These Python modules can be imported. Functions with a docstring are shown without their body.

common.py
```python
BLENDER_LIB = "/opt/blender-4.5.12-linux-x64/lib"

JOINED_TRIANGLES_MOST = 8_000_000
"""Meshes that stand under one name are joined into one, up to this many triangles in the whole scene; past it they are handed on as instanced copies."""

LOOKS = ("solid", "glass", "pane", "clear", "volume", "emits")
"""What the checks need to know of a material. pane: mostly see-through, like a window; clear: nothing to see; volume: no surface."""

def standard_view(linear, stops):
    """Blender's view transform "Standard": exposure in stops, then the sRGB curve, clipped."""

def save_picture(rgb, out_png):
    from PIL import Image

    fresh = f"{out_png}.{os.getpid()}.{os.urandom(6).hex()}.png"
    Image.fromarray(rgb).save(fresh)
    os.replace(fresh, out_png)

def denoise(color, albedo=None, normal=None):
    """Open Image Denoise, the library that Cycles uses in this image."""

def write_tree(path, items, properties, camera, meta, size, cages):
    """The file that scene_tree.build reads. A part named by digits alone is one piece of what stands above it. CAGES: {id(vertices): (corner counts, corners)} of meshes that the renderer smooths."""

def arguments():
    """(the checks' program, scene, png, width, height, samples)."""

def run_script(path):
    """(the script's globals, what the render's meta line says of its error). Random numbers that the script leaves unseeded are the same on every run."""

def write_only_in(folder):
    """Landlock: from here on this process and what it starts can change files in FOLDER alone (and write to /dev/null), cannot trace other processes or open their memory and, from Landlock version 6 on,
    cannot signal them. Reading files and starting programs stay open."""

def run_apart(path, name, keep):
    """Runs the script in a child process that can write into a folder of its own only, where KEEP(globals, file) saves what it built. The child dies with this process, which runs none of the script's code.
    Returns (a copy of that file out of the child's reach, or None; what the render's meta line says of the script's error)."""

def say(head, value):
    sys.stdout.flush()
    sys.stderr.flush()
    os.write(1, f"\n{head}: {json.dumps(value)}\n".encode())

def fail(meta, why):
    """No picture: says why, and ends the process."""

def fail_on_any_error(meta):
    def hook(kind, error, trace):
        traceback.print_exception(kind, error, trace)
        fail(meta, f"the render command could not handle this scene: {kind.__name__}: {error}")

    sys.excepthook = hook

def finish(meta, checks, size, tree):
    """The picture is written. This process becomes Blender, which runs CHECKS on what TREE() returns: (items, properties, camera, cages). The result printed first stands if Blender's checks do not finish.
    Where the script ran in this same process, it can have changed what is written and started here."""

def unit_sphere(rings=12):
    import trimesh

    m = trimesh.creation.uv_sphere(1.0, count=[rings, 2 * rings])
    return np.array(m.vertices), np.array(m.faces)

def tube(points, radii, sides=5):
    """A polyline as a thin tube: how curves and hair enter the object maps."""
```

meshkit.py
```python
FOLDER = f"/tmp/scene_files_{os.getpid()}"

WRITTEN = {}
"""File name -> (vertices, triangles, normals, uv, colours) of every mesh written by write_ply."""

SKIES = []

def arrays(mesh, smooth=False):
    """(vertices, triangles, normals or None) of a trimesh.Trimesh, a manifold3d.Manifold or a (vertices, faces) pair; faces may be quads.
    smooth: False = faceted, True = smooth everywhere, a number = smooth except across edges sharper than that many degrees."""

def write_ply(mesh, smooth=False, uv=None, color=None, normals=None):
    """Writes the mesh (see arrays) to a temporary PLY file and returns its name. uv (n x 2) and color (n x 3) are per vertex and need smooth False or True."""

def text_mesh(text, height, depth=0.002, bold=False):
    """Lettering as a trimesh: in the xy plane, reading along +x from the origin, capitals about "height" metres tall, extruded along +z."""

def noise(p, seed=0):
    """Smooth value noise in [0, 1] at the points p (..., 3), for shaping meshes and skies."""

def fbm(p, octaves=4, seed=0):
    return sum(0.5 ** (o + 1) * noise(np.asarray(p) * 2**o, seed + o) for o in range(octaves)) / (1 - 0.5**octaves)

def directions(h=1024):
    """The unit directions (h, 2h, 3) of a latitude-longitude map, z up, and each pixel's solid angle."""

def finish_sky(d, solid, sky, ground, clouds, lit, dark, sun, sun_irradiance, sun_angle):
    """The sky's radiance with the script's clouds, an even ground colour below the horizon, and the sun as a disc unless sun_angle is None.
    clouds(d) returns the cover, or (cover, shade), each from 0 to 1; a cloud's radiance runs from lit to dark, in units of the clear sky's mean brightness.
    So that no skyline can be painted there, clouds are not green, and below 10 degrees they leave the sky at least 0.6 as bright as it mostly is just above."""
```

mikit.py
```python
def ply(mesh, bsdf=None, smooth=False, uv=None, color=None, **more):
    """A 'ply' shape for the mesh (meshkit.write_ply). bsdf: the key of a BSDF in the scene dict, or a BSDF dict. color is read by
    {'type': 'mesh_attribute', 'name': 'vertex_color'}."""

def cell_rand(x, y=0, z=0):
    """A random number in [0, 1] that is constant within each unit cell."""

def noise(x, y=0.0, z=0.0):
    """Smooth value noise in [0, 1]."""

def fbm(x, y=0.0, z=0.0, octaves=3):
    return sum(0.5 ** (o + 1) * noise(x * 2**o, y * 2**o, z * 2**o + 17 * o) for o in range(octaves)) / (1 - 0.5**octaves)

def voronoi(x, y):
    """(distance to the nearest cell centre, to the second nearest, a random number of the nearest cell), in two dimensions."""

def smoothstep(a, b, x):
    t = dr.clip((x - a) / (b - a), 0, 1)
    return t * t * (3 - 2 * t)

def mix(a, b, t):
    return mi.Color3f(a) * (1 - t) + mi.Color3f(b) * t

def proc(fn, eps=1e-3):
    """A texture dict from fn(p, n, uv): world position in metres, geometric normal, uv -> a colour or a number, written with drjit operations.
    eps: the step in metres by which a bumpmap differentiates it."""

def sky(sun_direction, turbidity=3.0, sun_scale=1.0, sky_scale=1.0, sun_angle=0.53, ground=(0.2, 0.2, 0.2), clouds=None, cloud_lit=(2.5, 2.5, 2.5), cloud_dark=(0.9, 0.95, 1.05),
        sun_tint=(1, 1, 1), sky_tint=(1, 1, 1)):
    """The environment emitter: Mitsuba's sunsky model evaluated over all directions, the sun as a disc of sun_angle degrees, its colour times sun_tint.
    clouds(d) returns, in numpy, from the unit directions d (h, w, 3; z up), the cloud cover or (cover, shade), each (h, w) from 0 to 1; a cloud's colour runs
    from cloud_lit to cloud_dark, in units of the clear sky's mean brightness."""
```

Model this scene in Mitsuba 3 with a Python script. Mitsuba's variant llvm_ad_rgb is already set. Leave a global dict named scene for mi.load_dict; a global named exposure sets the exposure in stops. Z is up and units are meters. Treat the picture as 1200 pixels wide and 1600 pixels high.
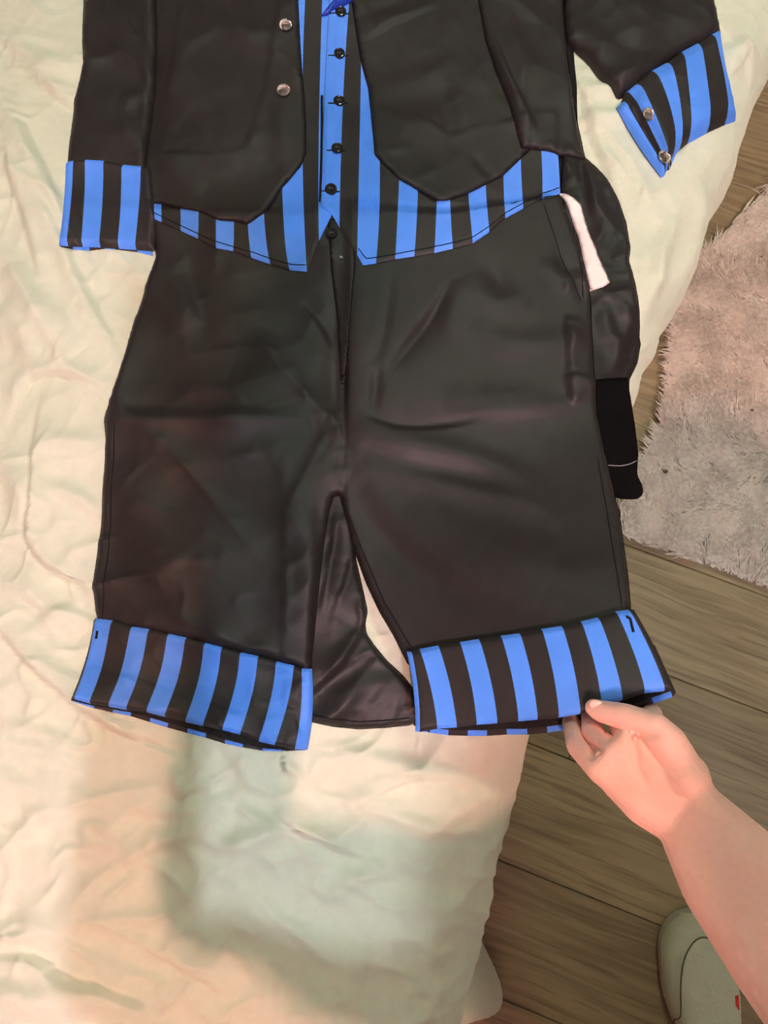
import math, random
import numpy as np, trimesh, manifold3d as m3, shapely
import drjit as dr, mitsuba as mi
import mikit, meshkit
from scipy.spatial import Delaunay, cKDTree
from scipy.ndimage import gaussian_filter, maximum_filter, map_coordinates
from scipy.interpolate import LinearNDInterpolator

T = mi.ScalarTransform4f
scene, labels = {}, {}
rng = np.random.default_rng(7)

# ------------------------------------------------------------------ camera, light, exposure
CAM = np.array([0.0, 0.0, 1.25]); PITCH = math.radians(12.0); F = 1200.0
FW = np.array([0, math.sin(PITCH), -math.cos(PITCH)]); UP = np.array([0, math.cos(PITCH), math.sin(PITCH)])
scene['camera'] = {'type': 'perspective', 'fov': 2 * math.degrees(math.atan(600 / F)), 'fov_axis': 'x', 'near_clip': 0.01, 'far_clip': 50.0,
                   'to_world': T().look_at(origin=CAM.tolist(), target=(CAM + FW).tolist(), up=UP.tolist())}
exposure = 3.1
LAMPS = [  # place, bulb radius, radiance
    ('warm', (0.10, -0.86, 2.33), 0.032, (325, 154, 127)),
    ('cool', (0.30, -0.70, 2.33), 0.032, (158, 166, 197)),
]
FILL = ((0.42, 1.08, 2.44), 0.16, (4.4, 6.1, 4.5))
B0 = 0.42                                              # height of the bed's top
ROT = math.radians(21.0)                               # the room is turned against the camera
EV = np.array([math.sin(ROT), math.cos(ROT)])          # along the bed's edge
NV = np.array([math.cos(ROT), -math.sin(ROT)])         # across it, away from the bed


def room(q, s):
    return np.asarray(q)[..., None] * NV + np.asarray(s)[..., None] * EV


def at(px, z=B0):
    """Points (x, y) of the plane at height z (a number or a function of x, y) that correspond to measured picture points."""
    px = np.atleast_2d(np.asarray(px, float))
    X, Y = (px[:, 0] - 600) / F, (800 - px[:, 1]) / F
    d = np.stack([X, FW[1] + Y * UP[1], FW[2] + Y * UP[2]], 1)
    zz = np.full(len(px), B0) if callable(z) else np.broadcast_to(np.asarray(z, float), (len(px),))
    for _ in range(12 if callable(z) else 1):
        t = (zz - CAM[2]) / d[:, 2]
        p = CAM[:2] + d[:, :2] * t[:, None]
        if callable(z):
            zz = z(p)
    return p


def at3(u, v, z):
    p = at([(u, v)], z)[0]
    return np.array([p[0], p[1], z])


# ------------------------------------------------------------------ scene helpers
def put(key, mesh, bsdf, smooth=False, label=None, cat=None, group=None, kind=None, uv=None, **more):
    scene[key] = mikit.ply(mesh, bsdf, smooth=smooth, uv=uv, **more)
    note(key, label, cat, group, kind)
    return key


def note(key, label=None, cat=None, group=None, kind=None):
    d = {k: v for k, v in (('label', label), ('category', cat), ('group', group), ('kind', kind)) if v}
    if d:
        labels[key] = {**labels.get(key, {}), **d}


def num(base):
    if base not in scene:
        return base
    k = 1
    while f'{base}_{k:03d}' in scene:
        k += 1
    return f'{base}_{k:03d}'


def chaikin(p, n=2, closed=True):
    p = np.asarray(p, float)
    for _ in range(n):
        q = np.roll(p, -1, 0) if closed else p[1:]
        a = p if closed else p[:-1]
        r = np.empty((2 * len(a), p.shape[1])); r[0::2] = .75 * a + .25 * q; r[1::2] = .25 * a + .75 * q
        p = r if closed else np.vstack([p[:1], r, p[-1:]])
    return p


def resample(p, h, closed=True):
    p = np.asarray(p, float)
    if closed:
        p = np.vstack([p, p[:1]])
    L = np.r_[0, np.cumsum(np.linalg.norm(np.diff(p, axis=0), axis=1))]
    n = max(4, int(round(L[-1] / h)))
    t = np.linspace(0, L[-1], n + 1)
    r = np.stack([np.interp(t, L, p[:, k]) for k in range(p.shape[1])], 1)
    return r[:-1] if closed else r


def sstep(a, b, x):
    t = np.clip((x - a) / (b - a), 0, 1)
    return t * t * (3 - 2 * t)


def crease(P, line, w, amp, fold=0, soft=.18, z=B0):
    """Height of one crease along a measured polyline. fold 0: a rounded ridge; +1/-1: steep on one side of the line's direction and slow on the other."""
    L = at(line, z)
    if len(L) > 2:
        L = chaikin(L, 2, False)
    seg = np.diff(L, axis=0); ln = np.linalg.norm(seg, axis=1); cum = np.r_[0, np.cumsum(ln)]
    lo, hi = L.min(0) - 4 * w, L.max(0) + 4 * w
    out = np.zeros(len(P))
    idx = np.nonzero((P > lo).all(1) & (P < hi).all(1))[0]
    if not len(idx):
        return out
    Q = P[idx]; best = np.full(len(Q), 9.); sg = np.zeros(len(Q)); pos = np.zeros(len(Q))
    for i in range(len(seg)):
        d = Q - L[i]
        t = np.clip((d @ seg[i]) / ln[i] ** 2, 0, 1)
        r = d - t[:, None] * seg[i]
        dist = np.hypot(r[:, 0], r[:, 1])
        c = seg[i][0] * d[:, 1] - seg[i][1] * d[:, 0]
        m = dist < best
        best[m], sg[m], pos[m] = dist[m], np.sign(c[m]), (cum[i] + t[m] * ln[i]) / cum[-1]
    taper = np.sin(np.pi * np.clip(pos, .015, .985)) ** .55
    if fold:
        s = sg * fold
        out[idx] = amp * taper * np.where(s > 0, np.exp(-best / w) , np.exp(-(best / (w * soft)) ** 2))
    else:
        out[idx] = amp * taper * np.exp(-(best / w) ** 2)
    return out


def n2(P, f, seed=0, octaves=3):
    return meshkit.fbm(np.c_[P * f, np.full(len(P), seed * 3.7 + .5)], octaves, seed) * 2 - 1


def ridged(P, f, seed=0, ang=0., aniso=1.):
    c, s = math.cos(ang), math.sin(ang)
    Q = np.c_[(P[:, 0] * c + P[:, 1] * s) / aniso, -P[:, 0] * s + P[:, 1] * c]
    warp = np.c_[n2(P, f * .6, seed + 5, 2), n2(P, f * .6, seed + 9, 2)] * .35 / f
    return (1 - np.abs(n2(Q + warp, f, seed, 2)) * 2.2).clip(0, 1) ** 3


# ------------------------------------------------------------------ materials
def rgb(*c):
    return {'type': 'rgb', 'value': [float(x) for x in c]}


def mat(key, base, rough=.6, spec=.4, **more):
    scene[key] = {'type': 'twosided', 'bsdf': {'type': 'principled', 'base_color': base if isinstance(base, dict) else rgb(*base), 'roughness': rough, 'specular': spec, **more}}


def lin(r, g, b):
    c = np.array([r, g, b]) / 255.
    return np.where(c < .04045, c / 12.92, ((c + .055) / 1.055) ** 2.4)


BLACK = (.0135, .0112, .0108)
BLUE = (.088, .290, .97)
mat('wall_paint', (.22, .215, .20), .8, .2)
mat('ceiling_paint', (.45, .44, .42), .85, .2)
mat('lamp_metal', (.75, .73, .70), .35, .5, metallic=.9)
mat('black_twill', mikit.proc(lambda p, n, uv: mi.Color3f(BLACK) * (0.75 + 0.55 * mikit.fbm(p.x * 60, p.y * 60, p.z * 60, 2))), .57, .42, sheen=.3)
mat('black_satin', (.013, .0112, .011), .54, .38, sheen=.2)
mat('black_velvet', (.0022, .0018, .0022), .9, .1, sheen=.12)
mat('lining', (.006, .005, .006), .7, .25)


def stripe_fn(p, n, uv):
    k = uv.x - 2 * dr.floor(uv.x * .5)
    e = .035
    on = mikit.smoothstep(0.0, e, k) * (1 - mikit.smoothstep(1 - e, 1.0, k))
    g = .92 + .16 * mikit.fbm(p.x * 45, p.y * 45, p.z * 45, 2)
    return mikit.mix((.019, .0165, .0165), BLUE, on) * g


mat('striped_satin', mikit.proc(stripe_fn), .56, .38, sheen=.2)
mat('thread', (.006, .006, .008), .7, .2)
mat('pale_thread', (.25, .24, .24), .7, .2)
mat('black_plastic', (.006, .006, .008), .16, .6)
mat('blue_ribbon', (.012, .045, .40), .3, .6)
mat('tag_cloth', (.95, .87, .84), .75, .2)
mat('nail_polish_none', (.85, .50, .42), .42, .4)
mat('person_shirt', (.10, .10, .11), .8, .2)
mat('person_trousers', (.05, .055, .075), .8, .2)
mat('hair', (.05, .03, .02), .5, .4)
mat('eye_white', (.8, .8, .78), .3, .5)
mat('phone_body', (.02, .02, .022), .25, .6)
mat('red_tag', (.62, .055, .035), .7, .2)
scene['silver'] = {'type': 'bumpmap', 'bsdf': {'type': 'roughconductor', 'material': 'Ag', 'alpha': .2, 'specular_reflectance': rgb(.9, .88, .82)},
                   'arbitrary': mikit.proc(lambda p, n, uv: mikit.voronoi(p.x * 420, p.y * 420)[0], eps=3e-4), 'scale': .0035}


def bed_fn(p, n, uv):
    g = mikit.fbm(p.x * 7, p.y * 7, p.z * 7, 3)
    w = mikit.fbm(p.x * 160, p.y * 160, p.z * 160, 2)
    return mikit.mix((.640, .700, .540), (.70, .745, .605), g) * (.96 + .08 * w)


def crinkle_fn(p, n, uv):
    a = p.x * EV[0] + p.y * EV[1]
    b = p.x * NV[0] + p.y * NV[1]
    w1 = mikit.noise(a * 9, b * 9, p.z * 9 + 3) - .5
    w2 = mikit.noise(a * 9 + 40, b * 9, p.z * 9) - .5
    r1 = 1 - dr.abs(2 * mikit.noise(a * 17 + w1 * 3, b * 30 + w2 * 3, p.z * 24) - 1)
    r2 = 1 - dr.abs(2 * mikit.noise(a * 60 + w2 * 5 + 9, b * 38 + w1 * 5, p.z * 45) - 1)
    keep = mikit.smoothstep(.35, .65, mikit.noise(a * 6 + 20, b * 6, p.z * 6))
    return r1 ** 6 * .7 + r2 ** 6 * .3 * keep


scene['bed_fabric'] = {'type': 'twosided', 'bsdf': {'type': 'bumpmap', 'arbitrary': mikit.proc(crinkle_fn, eps=1.2e-3), 'scale': .0026,
                       'bsdf': {'type': 'principled', 'base_color': mikit.proc(bed_fn), 'roughness': .75, 'specular': .25, 'sheen': .2}}}
mat('mattress_fabric', (.7, .69, .66), .9, .1)
mat('bed_wood', (.08, .055, .04), .6, .3)


def plank_fn(p, n, uv):
    q = p.x * NV[0] + p.y * NV[1]
    s = p.x * EV[0] + p.y * EV[1]
    row = dr.floor((s + 5) / PW)
    r1 = mikit.cell_rand(row, 3, 1)
    col = dr.floor((q + 6 + r1 * PL) / PL)
    r2 = mikit.cell_rand(row, col, 7)
    warp = mikit.fbm(q * 3 + r2 * 30, s * 9, 2) - .5
    ss = s + warp * .03
    g1 = mikit.fbm(q * 4.5 + r2 * 50, ss * 130 + r1 * 9, 1.3, 4)
    g2 = mikit.fbm(q * 9 + r2 * 20, ss * 190, 4.1, 3)
    k = mikit.fbm(q * 5 + r2 * 11, ss * 22 + 40, 9.2, 3)
    dark = mikit.smoothstep(.56, .80, g1) * .32
    c = mikit.mix((.235, .170, .092), (.345, .260, .148), mikit.smoothstep(.3, .7, g2 * .5 + k * .5))
    c = c * (.80 + .35 * r2)
    c = mikit.mix(c, mi.Color3f(.085, .058, .033), dark)
    streak = mikit.smoothstep(.62, .74, mikit.fbm(q * 11 + r2 * 70, ss * 300, 6.0, 3))
    return mikit.mix(c, mi.Color3f(.05, .032, .02), streak * .30)


PW, PL = .178, 1.22
mat('plank_vinyl', mikit.proc(plank_fn), .48, .35)
mat('floor_base', (.05, .04, .03), .9, .1)


def rug_fn(p, n, uv):
    g = mikit.fbm(p.x * 25, p.y * 25, p.z * 9, 3) * .5 + mikit.fbm(p.x * 260, p.y * 260, p.z * 60, 2) * .5
    return mikit.mix((.54, .45, .37), (.85, .745, .64), mikit.smoothstep(.25, .75, g))


mat('rug_fur', mikit.proc(rug_fn), .8, .15)
mat('rug_back', (.50, .42, .35), .95, .05)


def skin_fn(p, n, uv):
    g = mikit.fbm(p.x * 35, p.y * 35, p.z * 35, 3)
    f = mikit.fbm(p.x * 300, p.y * 300, p.z * 300, 2)
    return mikit.mix((.94, .505, .41), (.97, .61, .50), g) * (.96 + .08 * f)


mat('skin', mikit.proc(skin_fn), .52, .35, sheen=.15)


def canvas_fn(p, n, uv):
    w = mikit.fbm(p.x * 900, p.y * 900, p.z * 900, 2)
    g = mikit.fbm(p.x * 30, p.y * 30, p.z * 30, 3)
    return mikit.mix((.46, .47, .35), (.60, .61, .46), g) * (.85 + .3 * w)


mat('canvas', mikit.proc(canvas_fn), .9, .1)
mat('canvas_dark', (.12, .115, .08), .9, .1)
mat('sole_foam', (.42, .41, .33), .8, .2)

# ------------------------------------------------------------------ the room
QL, QR, SB, SF = -1.45, 2.1, -2.6, 1.55


def room_box(q0, q1, s0, s1, z0, z1):
    q, s, z = np.meshgrid([q0, q1], [s0, s1], [z0, z1], indexing='ij')
    P = np.c_[room(q.ravel(), s.ravel()), z.ravel()]
    return trimesh.convex.convex_hull(P)


put('floor', room_box(QL - .1, QR + .1, SB - .1, SF + .1, -.12, -.008), 'floor_base', kind='structure', label='brown wood-look plank floor')
put('ceiling', room_box(QL - .1, QR + .1, SB - .1, SF + .1, 2.45, 2.55), 'ceiling_paint', kind='structure', label='plain ceiling')
put('wall_left', room_box(QL - .1, QL, SB - .1, SF + .1, -.12, 2.45), 'wall_paint', kind='structure', label='plain wall left of the bed')
put('wall_right', room_box(QR, QR + .1, SB - .1, SF + .1, -.12, 2.45), 'wall_paint', kind='structure', label='plain wall right of the bed')
put('wall_front', room_box(QL, QR, SF, SF + .1, -.12, 2.45), 'wall_paint', kind='structure', label='plain wall at the head of the bed')
put('wall_back', room_box(QL, QR, SB - .1, SB, -.12, 2.45), 'wall_paint', kind='structure', label='plain wall at the foot of the bed')


def hash01(x, y, z):
    M = 0xFFFFFFFF
    x, y, z = ((int(math.floor(v)) + 1000000) & M for v in (x, y, z))
    h = (x * 374761393 + y * 668265263 + z * 2147483647) & M
    h = ((h ^ (h >> 13)) * 1274126177) & M
    return ((h ^ (h >> 16)) & 0xFFFFFF) / 16777215.


def plank(q0, q1, s0, s1):
    g, c = .0006, .0016
    lo = [(q0 + g, s0 + g), (q1 - g, s0 + g), (q1 - g, s1 - g), (q0 + g, s1 - g)]
    tp = [(q0 + g + c, s0 + g + c), (q1 - g - c, s0 + g + c), (q1 - g - c, s1 - g - c), (q0 + g + c, s1 - g - c)]
    P = np.array([(*room(a, b), -.008) for a, b in lo] + [(*room(a, b), -.0012) for a, b in lo] + [(*room(a, b), 0.) for a, b in tp])
    f = []
    for i in range(4):
        j = (i + 1) % 4
        f += [(i, j, j + 4), (i, j + 4, i + 4), (i + 4, j + 4, j + 8), (i + 4, j + 8, i + 8)]
    f += [(8, 9, 10), (8, 10, 11), (0, 2, 1), (0, 3, 2)]
    return trimesh.Trimesh(P, f, process=False)


r0 = int(math.floor((-1.5 + 5) / PW)); r1_ = int(math.floor((SF + 5) / PW))
for row in range(r0, r1_ + 1):
    off = hash01(row, 3, 1) * PL
    c0 = int(math.floor((QL + 6 + off) / PL)); c1 = int(math.floor((QR + 6 + off) / PL))
    for col in range(c0, c1 + 1):
        qa, qb = max(col * PL - off - 6, QL), min((col + 1) * PL - off - 6, QR)
        sa, sb = row * PW - 5, min((row + 1) * PW - 5, SF)
        if qb - qa > .02 and sb - sa > .01:
            put(num('floor__plank'), plank(qa, qb, sa, sb), 'plank_vinyl')

# lamps
key = 'ceiling_lamp'
note(key, 'ceiling lamp with two glowing bulbs above the foot of the bed', 'lamp')
c = trimesh.creation.cylinder(.19, .025, sections=48); c.apply_translation((.20, -.78, 2.4365)); put(key + '__canopy', c, 'lamp_metal', 40)
for i, (nm, pos, r, rad) in enumerate(LAMPS):
    s = trimesh.creation.cylinder(.02, .07, sections=24); s.apply_translation((pos[0], pos[1], 2.395)); put(num(key + '__socket'), s, 'lamp_metal', 40)
    b = trimesh.creation.icosphere(4, r); b.apply_translation(pos)
    scene[num(key + '__bulb')] = mikit.ply(b, 'lamp_metal', smooth=True, emitter={'type': 'area', 'radiance': rgb(*rad)})
key = 'flush_lamp'
note(key, 'round flush ceiling lamp near the head end of the bed', 'lamp')
c = trimesh.creation.cylinder(.19, .02, sections=64); c.apply_translation((FILL[0][0], FILL[0][1], 2.44)); put(key + '__base', c, 'lamp_metal', 40)
b = trimesh.creation.icosphere(4, FILL[1]); b.apply_scale((1, 1, .35)); b = trimesh.intersections.slice_mesh_plane(b, (0, 0, -1), (0, 0, 0), cap=False)
b.apply_translation((FILL[0][0], FILL[0][1], 2.43))
scene[key + '__diffuser'] = mikit.ply(b, 'lamp_metal', smooth=True, emitter={'type': 'area', 'radiance': rgb(*FILL[2])})

# ------------------------------------------------------------------ bed
_e = at([(1230, 60), (1200, 140), (1157, 250), (1140, 305), (1112, 350), (1092, 395), (1084, 425), (1072, 457), (1055, 490), (1030, 522), (1022, 557), (1006, 580), (1004, 612), (992, 645), (980, 690), (900, 900), (835, 1150),
         (806, 1260), (795, 1330), (782, 1400), (770, 1480), (752, 1560), (740, 1620)], B0 - .06)
_es, _eq = _e @ EV, _e @ NV
_o = np.argsort(_es)
_es, _eq = np.r_[-2, _es[_o], 2], np.r_[_eq[_o][0], _eq[_o], _eq[_o][-1]]


def edge(s):
    t = np.linspace(-1.2, 1.6, 561)
    return np.interp(s, t, gaussian_filter(np.interp(t, _es, _eq), 1.6))


def radius(s):
    return .075 + .06 * sstep(.1, -.25, s)


def zz(*pts):
    return list(pts)


BED_CREASES = [  # (measured line, width m, height m, fold)
    ([(-20, 960), (30, 1020), (80, 1065), (120, 1095), (190, 1142), (260, 1160)], .022, .011, 1),
    ([(150, 1100), (230, 1165), (300, 1190)], .012, .004, -1),
    ([(20, 640), (45, 590), (80, 583), (120, 590), (165, 605)], .020, .008, 1),
    ([(62, 650), (54, 720), (58, 780), (42, 830), (58, 865), (85, 890), (145, 918)], .018, .0085, 1),
    ([(0, 60), (45, 100), (75, 140), (125, 180)], .022, .008, 1),
    ([(5, 130), (40, 210), (75, 280), (110, 350), (150, 430)], .028, .010, -1),
    ([(60, 300), (100, 380), (140, 470), (190, 560)], .025, .008, -1),
    ([(0, 200), (30, 290), (60, 400), (75, 470)], .025, .007, 1),
    ([(20, 420), (70, 500), (130, 560)], .03, .008, 0),
    ([(0, 480), (40, 520), (60, 580)], .02, .006, 0),
    ([(70, 90), (100, 115), (130, 120)], .016, .004, 0),
    ([(0, 720), (40, 760), (30, 830)], .02, .006, 0),
    ([(60, 700), (110, 690), (160, 700)], .018, .004, 0),
    ([(70, 760), (110, 770), (160, 800)], .014, .004, 0),
    ([(0, 900), (60, 930), (130, 990)], .016, .004, 0),
    ([(905, 120), (920, 200), (950, 270), (985, 350)], .018, .006, 1),
    ([(920, 190), (960, 225), (1000, 290), (1020, 340)], .016, .005, 1),
    ([(930, 240), (975, 275), (1005, 330)], .016, .005, 1),
    ([(905, 150), (960, 140), (1000, 120)], .016, .004, 0),
    ([(900, 190), (950, 185), (990, 190)], .014, .004, 0),
    ([(1020, 480), (1035, 400), (1060, 330)], .012, .004, 0),
    ([(1000, 500), (1020, 450), (1030, 380)], .012, .004, 0),
    ([(1105, 290), (1112, 330), (1090, 400), (1070, 430)], .014, .005, 0),
    ([(1130, 20), (1160, 60), (1190, 110)], .02, .006, 1),
    ([(1140, 110), (1160, 70), (1200, 60)], .02, .005, 0),
    ([(452, 1155), (440, 1190), (460, 1220)], .010, .006, 1),
    ([(430, 1265), (470, 1300), (510, 1315), (560, 1338)], .014, .008, 1),
    ([(370, 1255), (400, 1280), (440, 1300)], .010, .004, 0),
    ([(520, 1170), (640, 1200), (760, 1225)], .014, .004, 0),
    ([(540, 1270), (640, 1215), (720, 1215)], .010, .003, 1),
    ([(640, 1345), (670, 1300), (720, 1270), (780, 1230)], .014, .004, 0),
    ([(560, 1260), (660, 1290), (700, 1300)], .010, .003, 0),
    ([(270, 1190), (300, 1260), (280, 1330)], .012, .004, 0),
    ([(300, 1290), (350, 1330), (400, 1300), (450, 1310)], .012, .004, 0),
    ([(-20, 1500), (60, 1495), (100, 1535), (170, 1545), (240, 1585)], .022, .010, -1),
    ([(-20, 1545), (80, 1560), (150, 1575)], .02, .006, 0),
    ([(230, 1270), (330, 1260), (420, 1215)], .010, .002, 0),
    ([(250, 1490), (300, 1520), (360, 1560)], .016, .004, 1),
    ([(500, 1420), (560, 1370), (640, 1340)], .012, .003, 0),
    ([(600, 1000), (560, 960), (575, 900)], .008, .002, 0),
    ([(340, 1110), (370, 1190), (420, 1220)], .012, .003, 0),
]


def bed_relief(P):
    """Hills and wrinkles of the comforter's top at the points P."""
    s, q = P @ EV, P @ NV
    low = .012 * n2(P, 2.6, 1, 2) + .007 * n2(P, 7.0, 2, 2)
    fine = sstep(.15, -.15, s) * .0052 + .0026
    z = low + fine * (ridged(P, 16, 3, .3, 2.0) - .3) + .0042 * (ridged(P, 34, 4, -.5, 1.8) - .3) * (.45 + sstep(.1, -.2, s)) + .0012 * n2(P, 30, 11, 2)
    z +=   .0064 * (ridged(P, 10, 21, -.9, 3.0) - .3) * sstep(-.1, .2, s)
    for line, w, a, f in BED_CREASES:
        z += crease(P, line, w * .7, a * 2.1, f)
        if f:
            z -= crease(P, line, .0042, a * .75)
    return z


def bed_height(P):
    s, q = P @ EV, P @ NV
    R = radius(s); d = q - (edge(s) - R)
    return B0 + bed_relief(P) - np.where(d > 0, R - np.sqrt(np.maximum(R * R - np.clip(d, 0, R) ** 2, 0)), 0)


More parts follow.
